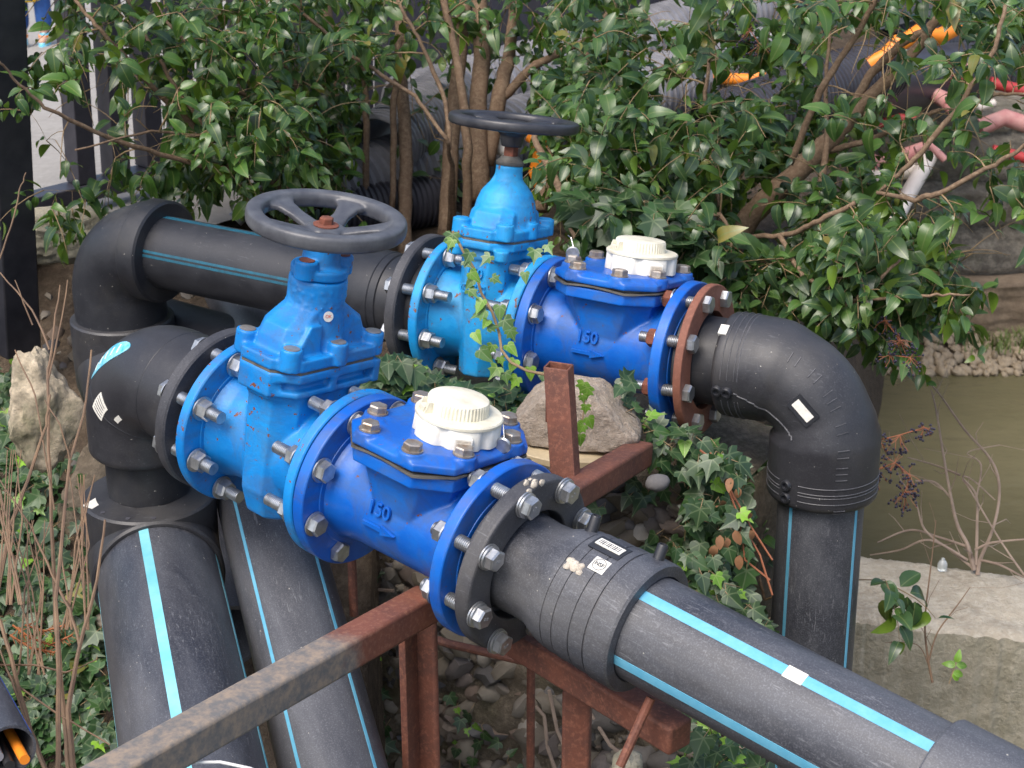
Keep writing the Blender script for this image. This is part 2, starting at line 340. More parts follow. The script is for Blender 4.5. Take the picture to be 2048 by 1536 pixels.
def bolt_parts(parent, x0, dirn, ang, PC, th, head=True, stud=.0, washer=True, m=None, mh=None, nutside=True, name='bolt', hm=None, nutmat=None):
    """bolt along local x; head outer face on side dirn from surface x0; shank back through th; nut on the far side; stud sticks out past the nut"""
    y, z = ringpos(ang, PC); a0 = random.random(); b = MB(); m = m or M['zinc']; s = dirn
    def X(d): return x0+s*d
    def cyl(r_, d0, d1, n=20): b.lathe([(r_*.94, X(d0)), (r_, X(d0)+(X(d1)-X(d0))*.12), (r_, X(d1)-(X(d1)-X(d0))*.12), (r_*.94, X(d1))], 'x', (0, y, z), n)
    def hexx(d0, d1, r_=.0175, mi=0):
        rg = []
        for d, k in ((d0, 1.), (d0+(d1-d0)*.80, 1.), (d1, .86)):
            rg.append([(X(d), y+k*r_*math.cos(a0+R(60*i)), z+k*r_*math.sin(a0+R(60*i))) for i in range(6)])
        b.loft(rg, mi=mi)
    w = 0
    if washer: cyl(.0205, .0003, .0035, 28); w = .0035
    if washer == 2: cyl(.0195, .004, .008, 28); w = .008
    if head:
        hexx(w, w+.0135)
        cyl(.0098, -th-.018-(stud or .004), 0, 16)
        if nutside: 
            cyl(.0205, -th-.0035, -th-.0003, 28); hexx(-th-.0035, -th-.021, mi=1 if nutmat else 0)
    # threads
        if stud:
            pr = []; n = int(stud/.0034)
            for i in range(n+1): pr += [(.0088, X(-th-.021-i*.0034)), (.0105, X(-th-.0224-i*.0034)), (.0105, X(-th-.0230-i*.0034))]
            b.lathe(pr, 'x', (0, y, z), 16)
        if th > .03: b.lathe([q_ for k in range(int(th/.0034)) for q_ in ((.0099, X(-k*.0034-.001)), (.0112, X(-k*.0034-.0024)), (.0112, X(-k*.0034-.0030)))], 'x', (0, y, z), 14, caps=False)
    o = b.build(name, [m, nutmat] if nutmat else m, parent, 30)
    if hm and head:
        Mx = Matrix.Translation((X(w+.0136), y, z)) @ Matrix(((0, 0, s, 0), (s, 0, 0, 0), (0, 1, 0, 0), (0, 0, 0, 1))) @ Matrix.Rotation(random.uniform(-1, 1), 4, 'Z')
        text_mesh('8.8', .0085, .0004, M['zinc'], o, Mx)
    return o
def disc(b, x0, x1, r_, ri=None, ch=.0025, n=96):
    if ri: b.lathe([(ri, x0), (r_-ch, x0), (r_, x0+ch), (r_, x1-ch), (r_-ch, x1), (ri, x1), (ri, x0)], 'x', n=n, caps=False)
    else: b.lathe([(r_-ch, x0), (r_, x0+ch), (r_, x1-ch), (r_-ch, x1)], 'x', n=n)
def octo(hx, hy, c, cx=0, cy=0):
    return [(cx+hx-c, cy-hy), (cx+hx, cy-hy+c), (cx+hx, cy+hy-c), (cx+hx-c, cy+hy), (cx-hx+c, cy+hy), (cx-hx, cy+hy-c), (cx-hx, cy-hy+c), (cx-hx+c, cy-hy)]

# ---------------------------------------------------------------- handwheel mesh
def wheel_mesh(b, R0=.128, th=.024, a0=0., drop=.010):
    Rm = R0-.0138; n = 96; rings = []
    for j in range(n):
        t = 2*math.pi*j/n; ring = []
        for k in range(12):
            q = 2*math.pi*k/12; cx = math.copysign(abs(math.cos(q))**.55, math.cos(q))*.0138; cz = math.copysign(abs(math.sin(q))**.6, math.sin(q))*th/2
            ring.append(((Rm+cx)*math.cos(t), (Rm+cx)*math.sin(t), cz-th/2))
        rings.append(ring)
    rings.append(rings[0]); b.loft(rings, True, False)
    # inner lip
    b.lathe([(Rm-.002, -.016), (Rm-.014, -.015), (Rm-.014, -.009), (Rm-.002, -.008), (Rm-.002, -.016)], 'z', n=96, caps=False)
    for k in range(5):
        t = a0+R(72*k); c_, s_ = math.cos(t), math.sin(t)
        def q(x, y, z): return (x*c_-y*s_, x*s_+y*c_, z)
        sec = []
        for x, wd, zt, zb in ((.010, .020, -drop+.002, -drop-.012), (.030, .0165, -drop+.001, -drop-.010), (.060, .0140, -.4*drop-.007, -.4*drop-.018), (.085, .0180, -.10*drop-.008, -.10*drop-.019), (.100, .030, -.008, -.018), (Rm-.001, .046, -.008, -.017)):
            sec.append([q(x, -wd, zb), q(x, wd, zb), q(x, wd*1.0, zt-.002), q(x, wd*.55, zt), q(x, -wd*.55, zt), q(x, -wd, zt-.002)])
        b.loft(sec)
    b.lathe([(.027, -drop-.022), (.030, -drop-.018), (.030, -drop+.001), (.026, -drop+.004)], 'z', n=40)
    return b

# ---------------------------------------------------------------- gate valves
def gate_valve(F, L, label, mt, fl_mt, back):
    v = empty('gate_valve', label, 'valve', F); c = L/2
    for x0, x1 in ((0, .020), (L-.020, L)):
        b = MB(); disc(b, x0, x1, .1425); disc(b, x0-.0025 if x0 == 0 else x0-.002, x1+(.001 if x0 == 0 else .0015), .106, ch=.001); bevel(b.build('flange', fl_mt, v, 30), .0015)
    b = MB()
    b.lathe([(.104, .010), (.098, .022), (.090, .045), (.085, c), (.090, L-.045), (.098, L-.022), (.104, L-.010)], 'x', n=64)
    sx = 1.0 if not back else .92
    secs = [(-.118, .020*sx, .050, .012), (-.105, .040*sx, .075, .02), (-.06, .052*sx, .092, .030), (.10, .058*sx, .098, .032), (.128, .060*sx, .100, .030)]
    if back: secs = [(-.108, .040, .080, .026), (.00, .046, .088, .026), (.128, .050, .092, .024)]
    b.loft([[(x, y, z) for x, y in octo(hx, hy, ch, c)] for z, hx, hy, ch in secs])
    # body flange of the bonnet joint with cast pockets
    hx, hy = (.069, .119) if not back else (.066, .106)
    b.prism(octo(hx, hy, .036, c), .146, .163)
    if not back:
        b.prism(octo(hx-.016, hy-.012, .030, c), .110, .150)
        b.prism(octo(hx-.003, hy-.003, .035, c), .120, .131)
        # solid near the camera side, rib posts along the pockets
        b.prism([(c-hx+.0005, -hy+.036), (c-hx+.036, -hy+.0005), (c+.034, -hy+.0005), (c+.044, -hy+.02), (c+.02, -.03), (c-hx, -.01)], .120, .162)
        for yy in (-.004, .095): b.box((c+hx-.030, yy-.007, .121), (c+hx-.001, yy+.007, .160))
        for yy in (-.01, .07): b.box((c-hx+.001, yy-.012, .121), (c-hx+.03, yy+.012, .160))
    else:
        b.prism(octo(hx-.012, hy-.010, .030, c), .126, .150)
        for xx, yy in ((c-.05, -.09), (c+.05, -.09), (c-.05, .09), (c+.05, .09), (c+.058, 0), (c-.058, 0)): b.lathe([(.013, .128), (.015, .150)], 'z', (xx, yy, 0), 20)
    cast(b.build('valve_body', mt, v, 180), .0026, 5)
    # bonnet
    b = MB(); b.prism(octo(hx, hy, .036, c), .1665, .186)
    bosses = [(-.050, -.093), (.050, -.093), (.060, 0), (.050, .093), (-.050, .093), (-.060, 0)]
    if back: bosses = [(-.048, -.082), (.048, -.082), (.056, 0), (.048, .082), (-.048, .082), (-.056, 0)]
    for x, y in bosses: b.lathe([(.0185, .168), (.0178, .200 if back else .204)], 'z', (c+x, y, 0), 28)
    if not back:
        rnd_ = lambda hx_, hy_, z, ch=.018: [(x, y, z) for x, y in octo(hx_, hy_, ch, c)]
        b.loft([rnd_(.046, .096, .180), rnd_(.044, .092, .206), rnd_(.042, .084, .226), rnd_(.040, .066, .238), rnd_(.036, .048, .252), rnd_(.036, .042, .270)])
        b.lathe([(.058, .180), (.052, .214), (.047, .250), (.044, .280)], 'z', (c, 0, 0), 48)
        b.lathe([(.040, .236), (.0465, .244), (.0475, .290), (.0465, .297)], 'z', (c, 0, 0), 48)
        random.seed(2)
        for k_ in range(130): t_ = random.random()*6.28; z_ = random.uniform(.244, .292); q_ = random.uniform(.0012, .0030); b.lathe([(.0003, z_-q_), (q_, z_), (.0003, z_+q_)], 'z', (c+.0475*math.cos(t_), .0475*math.sin(t_), 0), 6)
        for xx in (-.012, .048): b.loft([[(c+xx-.006, -.088, .184), (c+xx+.006, -.088, .184), (c+xx+.006, -.03, .184), (c+xx-.006, -.03, .184)], [(c+xx-.004, -.055, .235), (c+xx+.004, -.055, .235), (c+xx+.004, -.03, .235), (c+xx-.004, -.03, .235)]])
    else:
        b.lathe([(.066, .182), (.063, .195), (.062, .212), (.058, .232), (.050, .252), (.038, .267), (.029, .276), (.0265, .290), (.0265, .304)], 'z', (c, 0, 0), 56)
        b.loft([[(x, y, .184) for x, y in octo(.050, .080, .02, c)], [(x, y, .215) for x, y in octo(.048, .070, .02, c)], [(x, y, .240) for x, y in octo(.03, .04, .012, c)]])
        b.loft([[(c-.03, -.030, .262), (c-.024, -.036, .262), (c-.01, -.03, .262)], [(c-.022, -.018, .285), (c-.018, -.022, .285), (c-.012, -.02, .285)]])
    bon = cast(b.build('bonnet', mt, v, 180), .0024, 4)
    for x, y in bosses:
        b = MB(); b.lathe([(.0132, -.0012), (.0132, .0012), (.012, .0016)], 'z', (c+x, y, .200 if back else .204), 24); b.build('bolt_plug', M['zincold'] if not back else mt, bon, 30)
    b = MB()
    b.prism(octo(hx-.0022, hy-.0022, .035, c), .160, .169); b.build('joint_gasket', M['gasket'], v, 30)
    if not back:
        g = MB(); g.lathe([(.045, .2985), (.0465, .301), (.0465, .312), (.044, .315)], 'z', (c, 0, 0), 48)
        for s in (1, -1): g.lathe([(.0185, .2995), (.0185, .327), (.017, .329)], 'z', (c+.008, s*.040, 0), 28)
        g.lathe([(.036, .312), (.031, .320), (.028, .365), (.026, .372)], 'z', (c, 0, 0), 36)
        gl = cast(g.build('gland', mt, v, 180), .002, 2)
        for s in (1, -1): g = MB(); g.lathe([(.0125, .328), (.0125, .3305)], 'z', (c+.008, s*.040, 0), 20); g.build('bolt_plug', M['rustbolt'], gl, 30)
        wz, a0 = .402, R(39)
        b = MB(); b.lathe([(.012, .365), (.012, .380)], 'z', (c, 0, 0), 20); b.build('stem', M['zincold'], v, 40)
        w_ = MB(); wheel_mesh(w_, .128, .028, a0, .026); wo = w_.build('handwheel', M['wheel'], v, 180, loc=(c, 0, wz)); wo.rotation_euler = (R(2.5), 0, 0); cast(wo, .0024, 3)
        h = MB(); h.lathe([(.020, -.0235), (.0205, -.0205), (.018, -.0195), (.012, -.019)], 'z', n=32); h.loft([[(x, y, -.020) for x, y in hexpoly(.0115)], [(x, y, -.0105) for x, y in hexpoly(.0115)], [(x, y, -.009) for x, y in hexpoly(.0100)]])
        h.build('hub_bolt', M['rustbolt'], wo, 30)
        st = MB(); st.lathe([(.0085, 0), (.0085, .0006)], 'z', n=28)
        so_ = st.build('round_sticker', M['label'], bon, 30); so_.matrix_local = Matrix.Translation((c+.0475, -.017, .245)) @ Matrix.Rotation(R(-20), 4, 'Z') @ Matrix.Rotation(R(80), 4, 'Y')
        text_mesh('OK', .0075, .0002, M['redink'], so_, Matrix.Translation((0, 0, .0009)) @ Matrix.Rotation(R(90), 4, 'Z'))
    else:
        g = MB(); g.lathe([(.026, .304), (.0275, .306), (.0275, .311), (.024, .3135), (.019, .319), (.017, .322)], 'z', (c, 0, 0), 40); g.build('dust_cap', M['gasket'], v, 40)
        b = MB(); b.loft([[(c+x*.0105, y*.0105, z) for x, y in ((1, 1), (-1, 1), (-1, -1), (1, -1))] for z in (.318, .375)]); bevel(b.build('stem', M['rustbolt'], v, 30), .002)
        w_ = MB(); wheel_mesh(w_, .128, .022, R(10), .012); w_.lathe([(.020, -.058), (.0215, -.052), (.026, -.022)], 'z', n=36)
        wo = w_.build('handwheel', M['wheel2'], v, 180, loc=(c, 0, .398)); cast(wo, .0024, 3)
        for txt, zz in (('150', .098), ('GGG', .066)):
            text_mesh(txt, .026, .0016, mt, v, Matrix.Translation((c-.004, -.0935, zz)) @ Matrix.Rotation(R(90), 4, 'X'))
    return v
v1 = gate_valve(F1, L1, 'nearer blue gate valve with grey spoked handwheel and square shouldered bonnet', M['sky'], M['sky'], False)
v2 = gate_valve(F2, L2, 'pale blue gate valve with black handwheel on a rusty stem, ivy climbing its body', M['sky2'], M['sky2'], True)
v1['group'] = v2['group'] = 'gate valves on the two pipe lines'
# bolts through flange A (nuts and stud ends facing +x), heads behind the black ring
def row_bolts(v, L, back):
    for a in BA:
        z = random.uniform(.018, .03)
        bolt_parts(v, -.054, -1, a, .12, .076, True, .022+.01*random.random(), name='flange_bolt')
    for a in BA:
        bolt_parts(v, L+.003+.0225, 1, a, .12, .0465, True, .028+.008*random.random(), washer=(a in (67.5, 112.5, -22.5, 22.5)), name='flange_bolt')
row_bolts(v1, L1, False); row_bolts(v2, L2, True)

# ---------------------------------------------------------------- water meters
def water_meter(F, LG, LM, label, back):
    v = empty('water_meter', label, 'water meter', T(F, LG+.003), group='blue flanged water meters'); c = LM/2
    for x0, x1 in ((0, .022), (LM-.022, LM)):
        b = MB(); disc(b, x0, x1, .1425, ch=.002); disc(b, x0-.0015, x1+.0015, .106, ch=.001); bevel(b.build('flange', M['blue'], v, 30), .0015)
    b = MB()
    b.lathe([(.102, .014), (.094, .028), (.089, .06), (.087, LM-.06), (.094, LM-.028), (.102, LM-.014)], 'x', n=72)
    b.loft([[(x, y, z) for x, y in octo(hx, hy, ch, c)] for z, hx, hy, ch in ((-.04, .050, .060, .03), (.02, .070, .086, .035), (.075, .088, .098, .035), (.096, .092, .106, .04))])
    b.prism(octo(.104, .126, .045, c), .094, .116)
    body = cast(b.build('meter_body', M['blue'], v, 180), .0028, 4)
    b = MB(); n = 96; rg = []
    poly = octo(.108, .130, .046, c)
    # wavy gasket between body and cover
    pts = []
    for i in range(8):
        p0, p1 = poly[i], poly[(i+1) % 8]
        for k in range(8): pts.append((p0[0]+(p1[0]-p0[0])*k/8, p0[1]+(p1[1]-p0[1])*k/8))
    zf = lambda x, y: .1185+.0022*math.sin(x*40+y*33)
    b.loft([[(x, y, zf(x, y)-.0015) for x, y in pts], [(x, y, zf(x, y)+.002) for x, y in pts]]); b.prism(octo(.098, .118, .042, c), .112, .128)
    b.build('gasket', M['gasket'], v, 50)
    b = MB(); b.prism(octo(.107, .131, .046, c), .1235, .137); b.loft([[(x, y, .136) for x, y in octo(.106, .130, .046, c)], [(x, y, .145) for x, y in octo(.088, .112, .04, c)]])
    bp = [(-.088, -.050), (-.047, -.111), (.040, -.111), (.090, -.052), (.091, .060), (.040, .113), (-.047, .111), (-.088, .050)]
    for x, y in bp: b.lathe([(.022, .126), (.0205, .146)], 'z', (c+x, y, 0), 28)
    b.lathe([(.011, .136), (.0095, .149)], 'z', (c-.066, -.072, 0), 20)
    cov = cast(b.build('cover', M['blue'], v, 180), .0026, 3)
    for i, (x, y) in enumerate(bp):
        b = MB(); a0 = random.random(); z0 = .1462
        b.lathe([(.0165, z0), (.0165, z0+.0025)], 'z', (c+x, y, 0), 24)
        b.loft([[(px, py, z) for px, py in hexpoly(r_, (c+x, y), a0)] for z, r_ in ((z0+.0025, .0150), (z0+.0115, .0150), (z0+.0135, .0128))])
        b.build('cover_bolt', M['zincold'], v, 30)
    # register
    cx, cy = c+.030, .0; nb = 96
    def scal(r_, z, depth=.007):
        out = []
        for j in range(nb):
            t = 2*math.pi*j/nb; k = max(0, 1-abs(((t-R(20)) % R(60))-R(30))/R(11)); out.append((cx+(r_-depth*math.sin(k*math.pi/2)**2)*math.cos(t), cy+(r_-depth*math.sin(k*math.pi/2)**2)*math.sin(t), z))
        return out
    b = MB(); b.loft([scal(.0675, .1455), scal(.0675, .147), scal(.0665, .175), scal(.0640, .178)])
    reg = b.build('register', M['white'], v, 40)
    b = MB(); r0 = []
    for z, rr in ((.1772, .0675), (.1812, .0675), (.1832, .0655), (.1838, .050)):
        r0.append([(cx+(rr+(.0006 if j % 2 else 0))*math.cos(2*math.pi*j/140)*(1), cy+(rr+(.0006 if j % 2 else 0))*math.sin(2*math.pi*j/140), z) for j in range(140)])
    b.loft(r0); b.build('toothed_rim', M['cream'], reg, 30)
    b = MB(); r0 = []; nr = 200
    for z, rr, tk in ((.1834, .0490, .0014), (.2010, .0475, .0014), (.2035, .0460, .0), (.2045, .0430, 0), (.2050, .025, 0)):
        r0.append([(cx-.005+(rr-(tk if j % 4 < 2 else 0))*math.cos(2*math.pi*j/nr), cy+(rr-(tk if j % 4 < 2 else 0))*math.sin(2*math.pi*j/nr), z) for j in range(nr)])
    b.loft(r0); lid = b.build('register_lid', M['cream'], reg, 25)
    t = R(-118) if not back else R(-125); hx_, hy_ = cx-.005+.053*math.cos(t), cy+.053*math.sin(t)
    b = MB(); b.box((-.009, -.006, .183), (.009, .004, .193)); hg = bevel(b.build('lid_catch', M['cream'], reg, 30), .001); hg.location = (hx_, hy_, 0); hg.rotation_euler.z = t+math.pi/2
    for s in (-1, 1):
        b = MB(); b.loft([[(s*.0125-.0015, -.006, .1835), (s*.0125+.0015, -.006, .1835), (s*.0125+.0015, .006, .1835), (s*.0125-.0015, .006, .1835)], [(s*.0125-.0012, .000, .200), (s*.0125+.0012, .000, .200), (s*.0125+.0012, .006, .200), (s*.0125-.0012, .006, .200)]])
        q = b.build('catch_cheek', M['cream'], reg, 30); q.location = (hx_, hy_, 0); q.rotation_euler.z = t+math.pi/2
    # recessed plug window on the right of the register
    t = R(-42); b = MB(); b.box((-.014, -.008, .1470), (.014, .004, .168)); 
    wd = bevel(b.build('plug_box', M['white'], reg, 30), .0012); wd.location = (cx+.0655*math.cos(t), cy+.0655*math.sin(t), 0); wd.rotation_euler.z = t+math.pi/2
    b = MB(); b.box((-.011, -.0086, .150), (.011, -.0078, .165)); q = b.build('window_recess', M['putty'], wd, 30)
    # raised size figures and flow arrow
    Mx = Matrix.Translation((c-.022, -.0905, .017)) @ Matrix.Rotation(R(90-3), 4, 'X')
    text_mesh('150', .031, .0022, M['blue'], v, Mx)
    b = MB(); b.loft([[(x, y, -.0025) for x, y in ((-.033, -.003), (.006, -.003), (.006, -.008), (.034, 0), (.006, .008), (.006, .003), (-.033, .003))], [(x, y, .0025) for x, y in ((-.033, -.003), (.006, -.003), (.006, -.008), (.034, 0), (.006, .008), (.006, .003), (-.033, .003))]])
    ar = b.build('flow_arrow', M['blue'], v, 30); ar.matrix_local = Matrix.Translation((c-.018, -.0915, -.012)) @ Matrix.Rotation(R(96), 4, 'X')
    return v
m1 = water_meter(F1, L1, LM1, 'deep blue water meter with white dial cap, right of the grey-wheeled valve in front line', False)
m2 = water_meter(F2, L2, LM2, 'deep blue water meter with cream dial cap, beside the brown rusted ring flange', True)
# wire seals hanging off cover bolts
def seal(v, c, name_label):
    o = empty('lead_seal', name_label, 'seal', v.matrix_world.copy())
    b = MB(); b.lathe([(.011, -.003), (.013, -.001), (.013, .001), (.011, .003)], 'x', n=28); s_ = b.build('seal_disc', M['zinc'], o, 40); s_.location = c; s_.rotation_euler = (0, .1, R(-70))
    b = MB(); c = Vector(c); b.sweep([c+Vector((0, 0, .012)), c+Vector((-.01, .006, .028)), c+Vector((-.02, .012, .03))], .0009, 5); b.build('wire', M['zinc'], o)
seal(m1, (LM1/2+.102, .026, .149), 'small round metal seal wired to the cover bolt right of the front white dial')
seal(m2, (LM2/2-.088, -.055, .164), 'small round metal seal beside the left cover bolt of the rear meter')
# bolts C-D (heads on the black ring, nuts on the meter flange)
RG = .6352-.5833
dz = empty('backing_ring', 'grey-black plastic ring flange with big washered bolts where the front meter meets the black coupler', 'flange', FD)
b = MB(); disc(b, RG-.028, RG, .140, .089, .003); bevel(b.build('ring_plate', M['ring'], dz, 30), .002)
for i, a in enumerate(BA):
    bolt_parts(dz, RG, 1, a, .1238, RG+.0225, True, .004, washer=2, name='flange_bolt', hm=True)
b = MB()   # dab of putty on the rim
for k in range(9): 
    t = R(18)+random.uniform(-.12, .12); rr = .137+random.uniform(-.006, .004); y, z = ringpos(math.degrees(t)-8, rr); b.lathe([(.0006, -.004), (.007*random.uniform(.6, 1), -.002), (.006, .002), (.001, .004)], 'x', (RG-.010+random.uniform(-.012, .010), y, z), 7)
b.build('putty_lump', M['putty'], dz, 60)
RG2 = .577-.540
dz2 = empty('backing_ring', 'brown rusted steel ring flange at the right end of the rear meter', 'flange', FD2)
b = MB(); disc(b, RG2-.016, RG2, .1425, .093, .0015); bevel(b.build('ring_plate', M['rustring'], dz2, 30), .001)
for i, a in enumerate(BA):
    bolt_parts(dz2, RG2, 1, a, .12, RG2+.0225, True, .014, washer=False, m=M['zinc'], name='flange_bolt', nutmat=M['rustbolt'])
# black plastic stub in the gap, rings at the left ends
def stub(F, x0, x1, r_, label):
    o = MB(); disc(o, x0, x1, r_, ch=.002); q = o.build('stub_flange', M['pe_dark'], None, 30); q.matrix_world = F; return q
def left_ring(F, label, group, rn, x0=-.052):
    e = empty('backing_ring', label, 'flange', F)
    b = MB(); disc(b, x0, x0+.024, rn, .085, .003); b.build('ring_plate', M['ring'], e, 30)
left_ring(F1, 'black ring flange between the front elbow and the grey-wheeled valve', None, .1425)
left_ring(F2, 'thick grey ring flange at the left end of the pale blue valve', None, .1425, -.056)

# ---------------------------------------------------------------- pipes, couplers, elbows
def arc(p0, c1, p1, n=10):
    p0, c1, p1 = Vector(p0), Vector(c1), Vector(p1); return [p0*(1-t)**2+c1*2*t*(1-t)+p1*t*t for t in [i/n for i in range(n+1)]]
def bend(p0, corner, p1, rad, n=12):
    corner = Vector(corner); a = (Vector(p0)-corner).normalized(); b = (Vector(p1)-corner).normalized()
    th = a.angle(b); d = rad/math.tan(th/2); ca = corner+a*d; cb = corner+b*d
    bis = (a+b).normalized(); cen = corner+bis*(rad/math.sin(th/2)); out = []
    va = ca-cen; vb = cb-cen; ang = va.angle(vb)
    for i in range(n+1):
        t = i/n; out.append(cen+(va*math.sin((1-t)*ang)+vb*math.sin(t*ang))/math.sin(ang))
    return [Vector(p0)]+out+[Vector(p1)]
def stripe_part(parent, F, x0, x1, r_, degs, wid, m, name='stripe', seg=3):
    for dg in degs:
        b = MB(); rings = []; hw = wid/2/r_; N_ = 2
        for i in range(N_):
            x = x0+(x1-x0)*i/(N_-1); ring = []
            for rr in (r_+.0006, r_-.001):
                ts = [R(dg)-hw+2*hw*k/seg for k in range(seg+1)]
                if rr < r_: ts = ts[::-1]
                for t in ts: ring.append((x, -rr*math.sin(t), rr*math.cos(t)))
            rings.append(ring)
        b.loft(rings); b.build(name, m, parent, 40)
def pipe(label, F, x0, x1, r_, degs, wid, m=None, sm=None, group=None, wall=.010, name='water_pipe'):
    e = empty(name, label, 'pipe', F, group)
    b = MB(); b.lathe([(r_-wall, x0), (r_, x0), (r_, x1), (r_-wall, x1), (r_-wall, x0)], 'x', n=72, caps=False); b.build('pipe_wall', m or M['pe'], e, 30)
    stripe_part(e, F, x0, x1, r_, degs, wid, sm or M['stripe']); return e
def frame2(p0, p1, roll=0):
    a = (Vector(p1)-Vector(p0)).normalized(); az = math.atan2(a.y, a.x); el = math.asin(a.z); return frame(Vector(p0), az, el, roll)

# front line, right side: stub + electrofusion reducer coupler + pipe
cpl = empty('pipe_coupler', 'black plastic coupler with two terminal pins, between ring flange and front pipe', 'coupler', FD)
CX = lambda x: RG+.055+(x-.055)*.665
b = MB(); b.lathe([(.100, .002), (.104, .003), (.104, RG-.029), (.080, RG-.028), (.077, RG+.018), (.079, RG+.045), (.0905, CX(.080)), (.0945, CX(.105)), (.0945, CX(.118)), (.0932, CX(.119)), (.0932, CX(.122)), (.0960, CX(.123)), (.0960, CX(.150)), (.0945, CX(.151)), (.0945, CX(.154)), (.0975, CX(.155)), (.0975, CX(.197)), (.0958, CX(.198)), (.0958, CX(.202)), (.0985, CX(.203)), (.0985, CX(.238)), (.0965, CX(.239)), (.0965, CX(.244)), (.1010, CX(.246)), (.1010, CX(.300)), (.0985, CX(.306)), (.083, CX(.307)), (.080, CX(.300))], 'x', n=96)
b.build('coupler_body', M['pe'], cpl, 28)
def pin(parent, x, ang, rr, h=.026, r_=.0085):
    y, z = ringpos(ang, rr); b = MB(); b.lathe([(r_*1.25, -.01), (r_*1.2, 0), (r_, .004), (r_*.95, h-.002), (r_*.8, h), (r_*.62, h), (r_*.55, h-.008)], 'z', n=24)
    o = b.build('terminal_pin', M['pe_dark'], parent, 40); o.location = (x, y, z); o.rotation_euler = (R(ang), 0, 0); return o
pin(cpl, CX(.098), -10, .092); pin(cpl, CX(.272), -12, .097)
def patch(parent, x, ang, rr, w_, h_, m, name='label_sticker', rot=0, th=.0012, seg=5, lines=0):
    b = MB(); vs = []; 
    for s_ in (0, 1):
        for i in range(seg+1):
            for sx in (-1, 1):
                lx, lt = sx*w_/2, (i/seg-.5)*h_; c_, s2 = math.cos(rot), math.sin(rot); X, Tt = lx*c_-lt*s2, lx*s2+lt*c_
                t = R(ang)+Tt/rr; q = rr-.0008+s_*th; vs.append((x+X, -q*math.sin(t), q*math.cos(t)))
    k = 2*(seg+1); fs = []
    for i in range(seg):
        for base in (0, k): fs.append((base+2*i, base+2*i+1, base+2*i+3, base+2*i+2))
        fs.append((2*i, 2*i+2, k+2*i+2, k+2*i)); fs.append((2*i+1, 2*i+3, k+2*i+3, k+2*i+1))
    fs.append((0, 1, k+1, k)); fs.append((2*seg, 2*seg+1, k+2*seg+1, k+2*seg))
    b.add(vs, fs); o = b.build(name, m, parent, 40)
    for l in range(lines):
        off = (l+1)/(lines+1)-.5
        patch(o, x+math.cos(rot)*0-math.sin(rot)*off*h_, ang+math.degrees(math.cos(rot)*off*h_/rr), rr+th, w_*.8, h_/(lines*3), M['ink'], 'print_line', rot, .0005, 1)
    return o
patch(cpl, CX(.180), 8, .0985, .054, .036, M['pe_dark'], 'label_frame', 0, .002); bc = patch(cpl, CX(.180), 8, .1008, .044, .017, M['label'], 'barcode_label', 0, .0012)
for k in range(11): patch(bc, CX(.180)-.018+k*.0034, 8, .1018, .0012+(k % 3)*.0005, .011, M['ink'], 'bar_line', 0, .0004, 1)
q = patch(cpl, CX(.196), 31, .0985, .026, .024, M['label'], 'square_sticker')
for rr_ in (1,):
    Mx = Matrix.Translation((CX(.196), -.1004*math.sin(R(31)), .1004*math.cos(R(31)))) @ Matrix.Rotation(R(31), 4, 'X')
    text_mesh('NSF', .009, .0002, M['ink'], q, Mx)
    b = MB(); b.lathe([(.0094, 0), (.0102, 0), (.0102, .0003), (.0094, .0003), (.0094, 0)], 'z', n=32, caps=False); t_ = b.build('printed_ring', M['ink'], q, 30); t_.matrix_local = Mx
b = MB()
for k in range(14):
    t = R(42)+random.uniform(-.07, .07); x = CX(.150)+random.uniform(-.016, .014); b.lathe([(.0004, -.002), (.006, -.001), (.005, .003), (.001, .005)], 'z', (x, -.0955*math.sin(t), .0955*math.cos(t)), 7)
b.build('putty_dab', M['putty'], cpl, 60)
fp = pipe('large black pipe with cyan stripes running from the front coupler to lower right corner', FD, RG+.20, RG+.75, .080, (31, 108, -60), .0165, sm=M['stripe'])
q = patch(fp, RG+.475, 31, .0806, .030, .020, M['label'], 'small_sticker')
b = MB(); b.lathe([(.080, RG+.682), (.0895, RG+.683), (.0915, RG+.686), (.0915, RG+.80), (.0925, RG+.802), (.0935, RG+.82), (.0935, RG+1.15)], 'x', n=96); q = b.build('end_coupler', M['pe'], None, 30); q.matrix_world = FD
tag(q, 'smooth black pipe sleeve in the lower right corner over the front pipe', 'coupler')

M['tick'] = hdpe('scuffed_raised_plastic', (.045, .046, .052), (.12, .12, .13), rough=.5, amount=.7, scratch=.4)
# rear line, right side: stub and 90 degree electrofusion elbow, vertical pipe
SC = .805-(.2305+.003+.3065)      # corner position along FD2
e = empty('pipe_elbow', 'ribbed black electrofusion elbow turning down beside the brown rusted ring', 'pipe elbow', FD2)
down = FD2.to_3x3().inverted() @ Vector((.0, -.035, -1)).normalized(); cor = Vector((SC+.005, 0, 0))
b = MB(); b.lathe([(.104, .002), (.106, .004), (.106, RG2-.017), (.083, RG2-.016), (.082, RG2+.055)], 'x', n=80); b.build('stub_end', M['pe_dark'], e, 28)
path = bend(cor-Vector((SC-RG2-.035, 0, 0)), cor, cor+down*.225, .115, 18)
